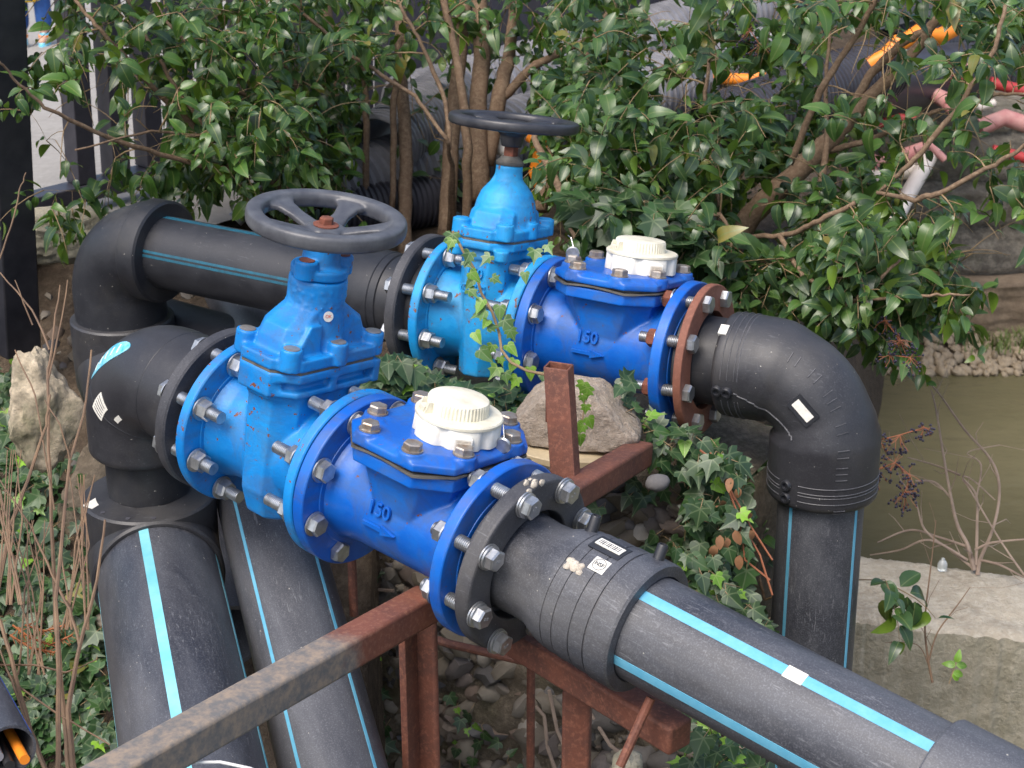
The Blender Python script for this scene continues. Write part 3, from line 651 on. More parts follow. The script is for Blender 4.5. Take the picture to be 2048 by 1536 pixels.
# resample for profile
def dens(path, step=.006):
    out = [path[0]]; 
    for a, b_ in zip(path, path[1:]):
        n = max(1, int((b_-a).length/step)); out += [a+(b_-a)*(i/n) for i in range(1, n+1)]
    return out
path = dens(path); ln = [0]
for a, b_ in zip(path, path[1:]): ln.append(ln[-1]+(b_-a).length)
Lt = ln[-1]; rad = []
for s in ln:
    r_ = .0975
    if s < .105: r_ = .0975+.0008*(math.sin(s*2*math.pi/.014) if .012 < s < .07 else 0)
    r_ += -.0065*min(1, max(0, (s-.10)/.02))*min(1, max(0, (Lt-.135-s)/.02))
    e_ = Lt-s
    if e_ < .125: r_ = .1018
    if .02 < e_ < .058: r_ += .0012*math.sin(e_*2*math.pi/.012)
    if s < .004: r_ -= .004
    if e_ < .004: r_ -= .004
    rad.append(r_)
b = MB(); b.sweep(path, rad, 72); b.build('elbow_body', M['pe_fit'], e, 180)
mid = None
def surf(path, ln, s, ang, extra=0):
    i = min(range(len(ln)), key=lambda k: abs(ln[k]-s)); p_ = path[i]; t = (path[min(i+1, len(path)-1)]-path[max(i-1, 0)]).normalized()
    out = (Vector((0, -1, 0))); out = (out-t*out.dot(t)).normalized(); up = t.cross(out); d = out*math.cos(ang)+up*math.sin(ang); return p_+d*(rad[i]+extra), d, t
def plate(parent, s, ang, w_, h_, m, name, th=.002, extra=0, twist=0):
    p_, d, t = surf(path, ln, s, ang); b = MB(); side = d.cross(t)
    t2 = t*math.cos(twist)+side*math.sin(twist); s2 = side*math.cos(twist)-t*math.sin(twist)
    cs = []
    for hh in (-.006, th+extra): cs.append([p_+d*hh+t2*x*w_/2+s2*y*h_/2 for x, y in ((-1, -1), (1, -1), (1, 1), (-1, 1))])
    b.loft(cs); o = b.build(name, m, parent, 30); return o
pl = plate(e, Lt*.485, R(-2), .054, .032, M['pe_dark'], 'label_frame', .0022, twist=R(6)); plate(pl, Lt*.485, R(-2), .042, .017, M['label'], 'white_label', .0032, twist=R(6))
plate(e, .008, R(-48), .016, .022, M['label'], 'end_label', .0015)
for k in range(19):      # moulded tick marks along the outer curve
    s = .115+k*.0145
    p_, d, t = surf(path, ln, s, R(-36), .0); b = MB(); side = d.cross(t); b.loft([[p_+d*h+side*x*.011+t*y*.0007 for x, y in ((-1, -1), (1, -1), (1, 1), (-1, 1))] for h in (-.004, .0014)]); b.build('moulded_tick', M['tick'], e, 30)
for s, a in ((.012, 22), (.034, 22), (Lt-.040, 22), (Lt-.016, 22)):
    p_, d, t = surf(path, ln, s, R(a)); b = MB(); b.lathe([(.0115, -.008), (.0110, .003), (.009, .006), (.006, .006), (.005, .001)], 'z', n=24)
    o = b.build('terminal_socket', M['pe_dark'], e, 40); o.matrix_local = Matrix.Translation(p_) @ d.to_track_quat('Z', 'Y').to_matrix().to_4x4()
# raised seam following the inside of the bend
b = MB(); pts = []; 
for k in range(40):
    s = .045+k*(Lt-.185)/39; a = R(22+16*math.sin(math.pi*k/39)); p_, d, t = surf(path, ln, s, a); pts.append(p_)
b.sweep(pts, .0018, 6); pts2 = []
b.build('moulded_seam', M['tick'], e, 60)
for s in (.022, .032, .042, .052, Lt-.018, Lt-.028, Lt-.038, Lt-.048):      # raised ribs round the sleeves, broken at the sockets
    for a0_, a1_ in ((-160, 8), (32, 150)):
        if s < .1 and a0_ > 0: a0_ = 34
        b = MB(); ring = [surf(path, ln, s, R(a0_+(a1_-a0_)*j/24), .0002)[0] for j in range(25)]
        b.sweep(ring, .0011, 5); b.build('sleeve_rib', M['tick'], e, 60)
wc = FD2 @ (cor+down*.10); wb = FD2 @ (cor+down*1.9)
pipe('black vertical water pipe with two thin cyan stripes dropping in front of the concrete block', frame2(wc, wb, 0), 0.06, 1.8, .0800, (-214, 24+180, 90, -60), .006)
vp = [o for o in bpy.data.objects if o.get('label', '').startswith('black vertical')][0]
# orient vertical pipe stripes: two toward the camera
for ch in [c for c in vp.children if c.name.startswith('stripe')]: bpy.data.objects.remove(ch)
Fm = vp.matrix_world.to_3x3().inverted(); tc = Fm @ Vector((0, -1, 0)); base = math.degrees(math.atan2(-tc.y, tc.z))
stripe_part(vp, None, .06, 1.8, .080, (base-44, base+52, base+150), .007, M['stripe'])

# rear line, left side: coupler steps, pipe, elbow, riser
b = empty('pipe_coupler', 'smooth black coupler sleeve on the rear pipe left of the thick grey ring', 'coupler', F2)
q = MB(); q.lathe([(.104, -.002), (.106, -.004), (.106, -.031), (.083, -.057), (.080, -.075), (.081, -.085), (.0865, -.088), (.0885, -.112), (.0915, -.114), (.0915, -.130), (.0935, -.132), (.0935, -.22), (.0925, -.223), (.0845, -.224), (.081, -.2245)][::-1], 'x', n=80); q.build('coupler_body', M['pe_dark'], b, 28)
s2 = math.degrees(0)
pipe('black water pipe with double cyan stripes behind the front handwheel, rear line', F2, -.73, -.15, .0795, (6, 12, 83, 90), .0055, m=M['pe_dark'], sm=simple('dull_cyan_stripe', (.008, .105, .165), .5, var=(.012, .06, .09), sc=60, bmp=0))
CR = -.862; dn2 = F2.to_3x3().inverted() @ Vector((0.02, .0, -1)).normalized()
e2 = empty('pipe_elbow', 'plain black elbow with a flat collar at the far left of the rear pipe', 'pipe elbow', F2)
pth = dens(bend((-.715, 0, 0), (CR, 0, 0), Vector((CR, 0, 0))+dn2*.20, .118, 16)); l2 = [0]
for a, c_ in zip(pth, pth[1:]): l2.append(l2[-1]+(c_-a).length)
q = MB(); q.sweep(pth, [(.1065 if s < .05 else .1065-.004*min(1, (s-.05)/.012)) if s < .07 else .1025 for s in l2], 64); q.build('elbow_body', M['pe_dark'], e2, 60)
q = MB(); q.lathe([(.081, -.7135), (.107, -.7125), (.1125, -.716), (.1125, -.755), (.108, -.764), (.095, -.764)], 'x', n=72); q.build('socket_rim', M['pe_dark'], e2, 30)
# rear riser collar and its bend toward the camera
rc = F2 @ (Vector((CR, 0, 0))+dn2*.20)
def collar_bend(label, top, r_top, r_neck, h, dirn, L_, tilt_m, holes, rp):
    """upright neck with a flat annular collar, turning into a horizontal socket"""
    e = empty('collar_bend', label, 'pipe fitting', Matrix.Translation(top))
    b = MB(); b.lathe([(r_neck-.006, -.02), (r_neck-.004, -.003), (r_top-.004, -.006), (r_top, -.010), (r_top, -h)][::1], 'z', n=80); 
    d = Vector(dirn).normalized(); c = Vector((0, 0, -h))
    # horizontal socket
    Fh = d.to_track_quat('Z', 'Y').to_matrix().to_4x4(); 
    rr = r_top-.002; rings = []
    for (r_, x) in ((rr*.9, -.03), (rr, .0), (rr, L_-.004), (rr-.004, L_), (rp+.001, L_), (rp, L_-.01)):
        rings.append([c+(Fh @ Vector((r_*math.cos(2*math.pi*j/72), r_*math.sin(2*math.pi*j/72), x))) for j in range(72)])
    b.loft(rings)
    # rounded back of the bend
    rings = [[Vector((r_top*math.cos(2*math.pi*j/72)*k, r_top*math.sin(2*math.pi*j/72)*k, -h-zz)) for j in range(72)] for k, zz in ((1, -.001), (.98, .05), (.88, .09), (.6, .12), (.1, .13))]
    b.loft(rings); cb = b.build('collar_body', M['pe_fit'], e, 32)
    for a in holes:
        q = MB(); q.lathe([(.0045, 0), (.0045, .0012)], 'z', n=16); o = q.build('screw_hole', M['ink'], cb, 30); o.location = ((r_top*.87)*math.cos(a), (r_top*.87)*math.sin(a), -.0055)
    return e
d2 = Vector((.36, -.88, -.34)).normalized()
collar_bend('black collar fitting under the far left rear elbow', rc+Vector((0, 0, .03)), .116, .094, .115, d2, .115, None, (), .098)
pe_ = rc+Vector((0, 0, -.085)); pipe('dark riser pipe half hidden behind the front elbow at far left', frame2(pe_+d2*.06, pe_+d2*.9), 0, .8, .0975, (90,), .012, m=M['pe'])

# front line, left side elbow
CF = -.258; dnf = F1.to_3x3().inverted() @ Vector((-.02, .03, -1)).normalized()
e3 = empty('pipe_elbow', 'big scuffed black elbow with a blue sticker, left of the grey-wheeled valve', 'pipe elbow', F1)
pth = dens(bend((-.050, 0, 0), (CF, 0, 0), Vector((CF, 0, 0))+dnf*.165, .098, 16)); l3 = [0]
for a, c_ in zip(pth, pth[1:]): l3.append(l3[-1]+(c_-a).length)
Lf = l3[-1]
q = MB(); q.sweep(pth, [.100 if s < Lf-.012 else .100-.02*((s-Lf+.012)/.012)**2 for s in l3], 72); q.build('elbow_body', M['pe_fit'], e3, 60)
q = MB(); q.lathe([(.104, -.0005), (.106, -.003), (.106, -.026), (.09, -.051), (.090, -.06)][::-1], 'x', n=64); q.build('stub_end', M['pe_dark'], e3, 30)
path, ln, rad = pth, l3, [.100]*len(pth)
def surfx(s, ang, lv):
    s = max(ln[0], min(ln[-1]-1e-5, s)); i = max(k for k in range(len(ln)-1) if ln[k] <= s); f_ = (s-ln[i])/max(1e-9, ln[i+1]-ln[i])
    p_ = path[i].lerp(path[i+1], f_); ta = (path[min(i+1, len(path)-1)]-path[max(i-1, 0)]).normalized(); tb = (path[min(i+2, len(path)-1)]-path[i]).normalized(); t = ta.lerp(tb, f_).normalized()
    out = Vector((0, -1, 0)); out = (out-t*out.dot(t)).normalized(); up = t.cross(out); return p_+(out*math.cos(ang)+up*math.sin(ang))*(rad[0]+lv)
def oval(parent, s, ang, w_, h_, m, name, th, twist=0, n=24):
    b = MB(); rings = []
    for kk, lv in ((1., -.002), (1., th), (.75, th), (.5, th), (.25, th), (.02, th)):
        row = []
        for j in range(n):
            a = 2*math.pi*j/n; x, y = math.cos(a)*w_/2*kk, math.sin(a)*h_/2*kk; x, y = x*math.cos(twist)-y*math.sin(twist), x*math.sin(twist)+y*math.cos(twist)
            row.append(surfx(s+x, ang+y/rad[0], lv))
        rings.append(row)
    b.loft(rings, caps=False); return b.build(name, m, parent, 60)
def rectp(parent, s, ang, w_, h_, m, name, th, twist=0, nx=5):
    b = MB(); g = []
    for kk, lv in ((1., -.002), (1., th), (.66, th), (.33, th), (.02, th)):
        row = []
        for x, y in [(-1+2*i/nx, -1) for i in range(nx)]+[(1, -1+2*i/nx) for i in range(nx)]+[(1-2*i/nx, 1) for i in range(nx)]+[(-1, 1-2*i/nx) for i in range(nx)]:
            x, y = x*w_/2*kk, y*h_/2*kk; x, y = x*math.cos(twist)-y*math.sin(twist), x*math.sin(twist)+y*math.cos(twist)
            row.append(surfx(s+x, ang+y/rad[0], lv))
        g.append(row)
    b.loft(g, caps=False); return b.build(name, m, parent, 60)
STK = (Lf, rectp, oval)
bs = oval(e3, Lf*.54, R(47), .078, .040, M['bluelabel'], 'blue_sticker', .0012)
for k in range(5): rectp(bs, Lf*.54-.022+k*.011, R(47), .0022, .018, M['white'], 'print_line', .0018, 0, 3)
ls = rectp(e3, Lf*.63, R(2), .036, .032, M['label'], 'paper_label', .0010, .15)
for k in range(5): rectp(ls, Lf*.63-.012+k*.006, R(2), .0010, .024, M['ink'], 'print_line', .0016, .15)
rectp(e3, Lf*.56, R(-23), .024, .010, M['label'], 'small_label', .001, .1)
for ss in (Lf*.30, Lf*.66):   # mitre weld lines
    b = MB(); i = min(range(len(ln)), key=lambda k: abs(ln[k]-ss)); ring = []
    for j in range(49): p_, d, t = surf(path, ln, ss, 2*math.pi*j/48, -.0004); ring.append(p_)
    b.sweep(ring, .0011, 6, caps=False); b.build('weld_line', M['pe_dark'], e3, 60)
# neck below the elbow and the big collar bend
fc = F1 @ (Vector((CF, 0, 0))+dnf*.165)
db = Vector((.150, -.556, -.03)).normalized()
q = MB(); q.lathe([(.074, -.12), (.074, .02)], 'z', n=56); q = q.build('riser_neck', M['pe_dark'], None, 40); q.location = fc; tag(q, 'short dark neck of pipe between the scuffed front elbow and the wide collar', 'pipe')
top = Py(297, 980, fc.y-.012)
print('collar top', top, 'neck', fc)
cbend = collar_bend('wide flat black collar with small holes joining the front elbow to the big pipe', top, .120, .070, .118, db, .115, None, (R(-75), R(-100), R(-130)), .108)
q = MB(); q.box((-.022, -.012, 0), (.022, .012, .0008)); q = q.build('paper_label', M['label'], cbend, 30); q.location = (-.088, -.04, -.0055); q.rotation_euler = (.0, 0, R(60))
bc_ = top+Vector((0, 0, -.118))
bigp = pipe('thick scuffed black pipe with one wide pale cyan stripe coming toward the lower left', frame2(bc_+db*.07, bc_+db*1.2), 0, 1.15, .108, (0,), .02, m=M['pe'], sm=M['stripe2'], wall=.012)
for ch in [c for c in bigp.children if c.name.startswith('stripe')]: bpy.data.objects.remove(ch)
stripe_part(bigp, None, 0, 1.15, .108, (11, -75, 100), .017, M['stripe2'])
# second, lower pipe
A_, B_ = P(550, 1090, 3.35), P(656, 1500, 3.0); dd = (A_-B_).normalized()
p2_ = pipe('long black pipe with two thin cyan stripes passing under the front valve', frame2(A_+dd*.42, B_-dd*.9), 0, 1.9, .0855, (0,), .006, m=M['pe'])
for ch in [c for c in p2_.children if c.name.startswith('stripe')]: bpy.data.objects.remove(ch)
stripe_part(p2_, None, 0, 1.9, .0855, (-38, 46, 150), .0065, M['stripe'])
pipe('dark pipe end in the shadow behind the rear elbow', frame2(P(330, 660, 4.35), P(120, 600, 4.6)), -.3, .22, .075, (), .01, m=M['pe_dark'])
pipe('dim grey-black pipe lying under the rear line beyond the front valve', frame2(P(590, 830, 3.75), P(470, 590, 4.5)), 0, .9, .07, (), .01, m=M['pe'])
# open pipe with cables, lower left corner
oe = P(20, 1500, 2.55); od = P(-90, 1290, 2.9)
po = pipe('small grey-black pipe with an open mouth full of cables in the lower left corner', frame2(oe, od), 0, .8, .036, (60,), .002, m=M['pe'], sm=simple('navy_stripe', (.02, .05, .25), .5, bmp=0), wall=.004)
for k, (dx, dz_, m_, lb) in enumerate(((-.012, -.004, 'orange', 'orange cable inside the open pipe mouth at lower left'), (.004, -.012, 'pe_dark', 'black cable inside the open pipe mouth, beside the orange one'), (.014, .0, 'grey_pe', 'grey cable inside the open pipe mouth, right of the black one'))):
    b = MB(); f_ = po.matrix_world; b.sweep([f_ @ Vector((-.02+.01*k, dx*1.2, dz_-.006)), f_ @ Vector((.1, dx, dz_)), f_ @ Vector((.5, dx*.6, dz_))], .0075, 12); tag(b.build('cable', M[m_], None, 40), lb, 'cable')
b = MB(); b.sweep([P(x, y, 2.42) for x, y in ((350, 1534), (390, 1525), (440, 1524), (500, 1537), (560, 1560))], .0022, 8); tag(b.build('cable', M['cable']), 'thin white cable looped over the thick pipe at the bottom edge', 'cable')

# ---------------------------------------------------------------- rusty steel stand
st = empty('pipe_stand', 'rusty welded steel support frame under the front pipe line', 'stand', Matrix.Translation(P(860, 1190, 2.93)))
inv = st.matrix_world.inverted()
def member(name, a, b_, wx, wz, m, up=(0, 0, 1), hollow=0):
    q = MB(); q.bar(inv @ a, inv @ b_, wx, wz, up); o = q.build(name, m, st, 30); return bevel(o, .006 if wx > .03 else .002, 3)
ba, bb = P(858, 1205, 2.90), P(172, 1590, 2.26)
dv = (bb-ba); q = MB(); q.bar((0, 0, 0), (dv.length, 0, 0), .050, .050); o = q.build('long_beam', M['rustg'], st, 30); bevel(o, .006, 3)
o.matrix_local = Matrix.Translation(inv @ ba) @ dv.to_track_quat('X', 'Z').to_matrix().to_4x4()
# colour runs from rust at the top end to bare grey steel toward the free end
M['rustg'].node_tree.nodes
pa = P(842, 1215, 2.97); member('front_post', pa, Vector((pa.x+.004, pa.y, pa.z-1.2)), .058, .012, M['rust'], (0.5, .85, 0)); member('front_post', pa+Vector((-.020, -.016, 0)), Vector((pa.x-.016, pa.y-.016, pa.z-1.2)), .012, .05, M['rust'], (0.4, .9, 0))
member('cross_beam', P(1010, 1262, 2.96), P(1362, 1475, 2.70), .048, .048, M['rust'])
pb = P(1155, 1375, 2.93); member('rear_post', pb, Vector((pb.x, pb.y, pb.z-1.2)), .045, .03, M['rust'], (0.2, 1, 0))
pc = P(1062, 1320, 3.15); q = MB(); q.sweep([inv @ pc, inv @ (pc+Vector((0, 0, -1)))], .0075, 10); q.build('thin_rod', M['rust'], st)
q = MB(); q.sweep([inv @ P(x, y, d) for x, y, d in ((760, 1247, 3.15), (900, 1288, 3.1), (1060, 1325, 3.05), (1190, 1358, 3.0))], .0072, 10); q.build('thin_rod', M['rust'], st)
q = MB(); q.sweep([inv @ P(702, 1080, 3.2), inv @ P(708, 1230, 3.25)], .008, 10); q.build('thin_rod', M['rust'], st)
q = MB(); q.sweep([inv @ P(1302, 1396, 2.66), inv @ P(1240, 1532, 2.66)], .0072, 10); q.build('welded_rod', M['rust'], st)
up_ = empty('steel_post', 'short hollow rusty steel tube standing upright in front of the pinkish rock', 'post', Matrix.Translation(P(1140, 960, 3.04)))
q = MB(); top_ = P(1117, 731, 3.06)-P(1140, 960, 3.04); rings = []
for k, s_ in ((0, .0), (1, 1.)):
    pass
def sq(c, w_, d_): 
    x_, y_ = Vector((.93, -.36, 0)), Vector((.36, .93, 0)); return [c+x_*a*w_/2+y_*b_*d_/2 for a, b_ in ((-1, -1), (1, -1), (1, 1), (-1, 1))]
q.loft([sq(Vector((0, 0, -.1)), .043, .03), sq(top_, .043, .03), sq(top_, .037, .024), sq(top_-Vector((0, 0, .1)), .037, .024)], caps=False); bevel(q.build('square_tube', M['rust'], up_, 30), .0015)
q = MB(); i2 = up_.matrix_world.inverted(); q.bar(i2 @ P(1125, 1000, 2.99), i2 @ P(1283, 905, 3.33), .045, .045); bevel(q.build('foot_beam', M['rust'], up_, 30), .006, 3)
# ================================================================= setting
def nz(x, y, z=0, s=1): return noise.fractal(Vector((x*s, y*s, z*s)), 1., 2., 4)
aw = Vector((math.cos(A2[0]), math.sin(A2[0]), 0)); nw = Vector((aw.y, -aw.x, 0))     # nw points toward the camera
WC = Vector((.34, 3.085, 0)); WC0 = WC.copy()
e0, e1 = Vector((.36, 3.09, 0)), Vector((1.25, 6.6, 0)); ed = (e1-e0).normalized(); en = Vector((ed.y, -ed.x, 0))   # en points to the water
def sstep(a, b, x): t = min(1, max(0, (x-a)/(b-a))); return t*t*(3-2*t)
def ground_h(x, y):
    p = Vector((x, y, 0)); n = -(p-WC).dot(nw); e = (p-e0).dot(en)      # n>0 behind the wall, e>0 over the water
    rough = .035*nz(x, y, 0, 2.2)+.018*nz(x, y, 3, 7)
    top = CZ-1.60
    left = sstep(-.35, -.9, x)*(1-sstep(.35, 1.0, n)); z = top-.22*left-.10*sstep(.1, -.6, x)*(1-sstep(0, .5, n))
    if n < 0:
        z = z+n*.95 if x < -.25 else max(CZ-3.2, z+n*40-.2)
        if -.45 < x < -.25: pass
    z = max(z, CZ-3.25)
    if e > 0: z = min(z, max(CZ-3.25, top-.1-e*7))
    far = sstep(7.55, 7.75, y+.0*x)*sstep(.7, 1.2, x)
    if far > 0: z = max(z, CZ-3.2+(1.22)*far)
    if y > 8: z = max(z, CZ-1.95)
    nf = (x+1.27)*-.714+(y-4.78)*.70
    if nf > .1: z -= .14*nf+.10
    return z+rough
def grid(name, x0, x1, y0, y1, st_, hf, m, kind='structure'):
    nx, ny = int((x1-x0)/st_)+1, int((y1-y0)/st_)+1
    vs = [(x0+i*st_, y0+j*st_, hf(x0+i*st_, y0+j*st_)) for j in range(ny) for i in range(nx)]
    fs = [(j*nx+i, j*nx+i+1, (j+1)*nx+i+1, (j+1)*nx+i) for j in range(ny-1) for i in range(nx-1)]
    b = MB(); b.add(vs, fs); o = b.build(name, m, None, 180, fix=False); o['kind'] = kind; return o
grid('ground', -3.2, 3.6, 1.6, 8.6, .04, ground_h, M['soil'])
grid('distant_ground', -30, 40, 8.5, 80, 2.0, lambda x, y: CZ-2.10-.14*max(0, (x+1.27)*-.714+(y-4.78)*.70), M['soil'])
b = MB(); b.add([(-1, .5, CZ-2.9), (14, .5, CZ-2.9), (14, 9, CZ-2.9), (-1, 9, CZ-2.9)], [(0, 1, 2, 3)]); b.build('water', M['water'], None, 0)['kind'] = 'structure'
# road beyond the fence
FP0, FD_ = Vector((-1.27, 4.78, 0)), Vector((.70, .714, 0)).normalized(); FN = Vector((-FD_.y, FD_.x, 0))
def roadp(s, n, z): q = FP0+FD_*s+FN*n; return (q.x, q.y, z)
b = MB(); b.add([roadp(.30, -.35, CZ-1.555), roadp(1.5, -.32, CZ-1.555), roadp(1.7, .10, CZ-1.556), roadp(.12, .10, CZ-1.556)], [(0, 1, 2, 3)]); b.loft([[roadp(-3, .03, CZ-1.56), roadp(9, .03, CZ-1.56), roadp(14, 12, CZ-3.12), roadp(-8, 12, CZ-3.12)], [roadp(-3, .03, CZ-1.66), roadp(9, .03, CZ-1.66), roadp(14, 12, CZ-3.22), roadp(-8, 12, CZ-3.22)]])
b.build('road', M['road'], None, 0)['kind'] = 'structure'

# embankment wall below the rear line
def wallpt(s, z, out=0):
    p = WC+aw*s; batter = (CZ-1.5-z)*.10; return Vector((p.x, p.y, z))+nw*(batter+out)
b = MB(); ns, nz_ = 90, 60; vs = []
for j in range(nz_+1):
    for i in range(ns+1):
        s = -1.55+1.60*i/ns; z = CZ-2.95+1.42*j/nz_
        if j == nz_: z += 0
        o_ = .030*nz(s, z, 0, 5)+.014*nz(s, z, 4, 16)
        top_r = .03*nz(s, 0, 8, 6)-.28*sstep(-.75, -1.1, s)
        p = wallpt(s, z+top_r*(j/nz_), o_-.10*max(0, j/nz_-.93)/.07*.6); vs.append(p)
nn = ns+1; fs = [(j*nn+i, j*nn+i+1, (j+1)*nn+i+1, (j+1)*nn+i) for j in range(nz_) for i in range(ns)]
k0 = len(vs)
for i in range(nn): q = Vector(vs[nz_*nn+i])-nw*.30; vs.append(q)
fs += [(nz_*nn+i, nz_*nn+i+1, k0+i+1, k0+i) for i in range(ns)]
k1 = len(vs)       # right hand return face
for j in range(nz_+1): vs.append(Vector(vs[j*nn+ns])-nw*.35+aw*.02)
fs += [(j*nn+ns, k1+j, k1+j+1, (j+1)*nn+ns) for j in range(nz_)]
b.add(vs, fs); ew = empty('embankment_wall', 'low conglomerate embankment wall of mortar and river stones under the rear pipe line', 'wall', Matrix.Identity(4))
b.build('wall_face', M['wall'], ew, 180, fix=False)
import bmesh
def blob(b, c, sx, sy, sz, rot, seed, sub=1, amp=.25):
    bm = bmesh.new(); bmesh.ops.create_icosphere(bm, subdivisions=sub, radius=1)
    mr = Matrix.Rotation(rot[0], 3, 'X') @ Matrix.Rotation(rot[1], 3, 'Y') @ Matrix.Rotation(rot[2], 3, 'Z'); vs = []
    for v in bm.verts:
        p = v.co*(1+amp*noise.noise(v.co*1.3+Vector((seed, seed*.7, 0)))); vs.append(Vector(c)+mr @ Vector((p.x*sx, p.y*sy, p.z*sz)))
    b.add(vs, [[v.index for v in f.verts] for f in bm.faces]); bm.free()
b = MB()
for k in range(2000):
    s, z = random.uniform(-1.2, .03), CZ-1.55-random.random()*.95
    r_ = random.choice((.007, .009, .012, .015, .019, .024, .031))*random.uniform(.8, 1.25)
    blob(b, wallpt(s, z, random.uniform(-.012, -.001)), r_*random.uniform(.9, 1.6), r_*.7, r_*random.uniform(.6, 1.1), (random.random()*6, random.random()*.6, A2[0]+random.uniform(-.3, .3)), k, 1 if r_ < .014 else 2, .5)
o = b.build('embedded_stones', M['stones'], ew, 50, fix=False); o['kind'] = 'stuff'
# rubble on the slope at left
b = MB()
for k in range(420):
    px, py = random.uniform(-20, 200), random.uniform(400, 1500); d0 = None
    x = random.uniform(-1.6, -.55); y = random.uniform(2.7, 4.75); z = ground_h(x, y); r_ = random.choice((.008, .012, .016, .022))
    blob(b, (x, y, z+r_*.2), r_*1.3, r_, r_*.7, (random.random(), random.random(), random.random()*6), k, 1, .4)
tag(b.build('rubble', M['stones'], None, 50, fix=False), 'small broken stones strewn over the brown soil slope at left', 'rubble', kind='stuff')

# rocks
def rock(name, label, c, sx, sy, sz, rotz, m, seed, amp=.35, cuts=(), sub=5):
    bm = bmesh.new(); bmesh.ops.create_icosphere(bm, subdivisions=sub, radius=1)
    for v in bm.verts:
        p = v.co.normalized(); r_ = 1.0
        for n_, d in cuts:
            n_ = Vector(n_).normalized(); k = p.dot(n_)
            if k > 1e-3: r_ = min(r_, d/k)
        r_ *= 1+amp*.25*noise.fractal(p*2.0+Vector((seed, 0, 0)), 1, 2, 5)+.012*noise.fractal(p*14+Vector((seed, 0, 0)), 1, 2, 3); v.co = Vector((p.x*sx, p.y*sy, p.z*sz))*r_
    me = bpy.data.meshes.new(name); bm.to_mesh(me); bm.free(); me.materials.append(m); me.shade_smooth(); me.set_sharp_from_angle(angle=R(50))
    o = bpy.data.objects.new(name, me); COL.objects.link(o); o.location = c; o.rotation_euler = (0, 0, rotz); return tag(o, label, 'rock')
rk = rock('rock', 'pinkish-tan lump of rough mortar on a cream tile edge, behind the upright rusty tube', P(1152, 836, 3.33), .128, .075, .085, -.12, M['rock'], 3, .30,
     (((0, -1, .22), .55), ((.05, 0, 1), .70), ((.85, -.1, .60), .60), ((-.75, 0, .55), .72), ((-1, 0, -.1), .85), ((1, -.1, 0), .90), ((0, -.2, -1), .60), ((.3, -.8, .6), .66)))
q = MB(); q.prism([(-.118, -.06), (-.03, -.088), (.10, -.062), (.11, .05), (-.10, .05)], -.062, -.048); sl_ = bevel(q.build('tile_edge', M['slab'], rk, 30), .002); sl_.rotation_euler = (0, .06, 0)
rock('rock', 'tall pale limestone boulder standing among the twigs at the left edge', P(82, 815, 3.95), .085, .06, .135, .2, M['rock2'], 8, .8,
     (((-.6, -.6, .5), .72), ((.5, -.8, .1), .66), ((.6, 0, .6), .72), ((0, 0, 1), 1.0), ((-.9, 0, .2), .68), ((0, -.9, -.3), .7)))
rock('rock', 'grey mortar lump in the shade under the fence rail', P(125, 470, 4.75), .16, .08, .07, .4, M['concside'], 13, .9, (((0, -.9, .3), .6),))
rock('rock', 'rounded grey cobble near the top of the embankment wall', P(1315, 965, 3.22), .022, .018, .015, .3, M['stones'], 19, .3, (), 3)

# concrete block beside the water
zt = CZ-2.11; f0, f1, g0, g1 = Pz(1560, 1224, zt), Pz(2300, 1304, zt), Pz(1560, 1088, zt), Pz(2300, 1178, zt)
bb_ = MB(); NX, NY = 110, 20; vs = []; 
cb_ = empty('concrete_block', 'bleached concrete wall top with mossy side at the lower right, beside the water', 'wall', Matrix.Identity(4))
def edgebite(u, k): return .012*nz(u*3, k, 0, 3)+.010*max(0, nz(u*9, k, 5, 2))
for j in range(NY+1):
    for i in range(NX+1):
        u, v_ = i/NX, j/NY; A__ = f0.lerp(f1, u); B__ = g0.lerp(g1, u); p = A__.lerp(B__, v_); p.y += (edgebite(u*4, 1)*(1-v_)+edgebite(u*4, 7)*v_)
        p.z += .006*nz(p.x, p.y, 0, 10)-(.010*(1 if j in (0, NY) else 0)); vs.append(p)
n_ = NX+1; bb_.add(vs, [(j*n_+i, j*n_+i+1, (j+1)*n_+i+1, (j+1)*n_+i) for j in range(NY) for i in range(NX)])
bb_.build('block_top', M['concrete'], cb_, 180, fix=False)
bb_ = MB(); vs2 = []
for j in range(25):
    for i in range(NX+1):
        p = vs[i].copy(); p.z -= j*.05; p += Vector((0, -.012*min(1, j)+.006*nz(p.x, p.z, 2, 9), 0)) if j else Vector(); vs2.append(p)
bb_.add(vs2, [(j*n_+i, (j+1)*n_+i, (j+1)*n_+i+1, j*n_+i+1) for j in range(24) for i in range(NX)])
k = len(bb_.v); 
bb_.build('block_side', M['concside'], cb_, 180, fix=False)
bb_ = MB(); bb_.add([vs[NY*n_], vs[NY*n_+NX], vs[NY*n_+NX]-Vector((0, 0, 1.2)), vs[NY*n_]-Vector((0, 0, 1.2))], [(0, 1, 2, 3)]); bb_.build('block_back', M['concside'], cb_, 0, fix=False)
# bottle, weed on the block
q = MB(); q.lathe([(.0, 0), (.022, .001), (.024, .006), (.024, .035), (.018, .048), (.009, .056), (.009, .064), (.007, .066)], 'z', n=24)
gm, gnt, gb = mat('clear_bottle_plastic'); gb.inputs['Transmission Weight'].default_value = .7; gb.inputs['Base Color'].default_value = (.8, .84, .84, 1); gb.inputs['Roughness'].default_value = .12
bt = tag(q.build('plastic_bottle', gm, None, 40), 'small clear crushed plastic bottle on the far edge of the concrete block', 'bottle'); bt.location = Pz(1884, 1140, zt); bt.scale = (.48, .48, .48)

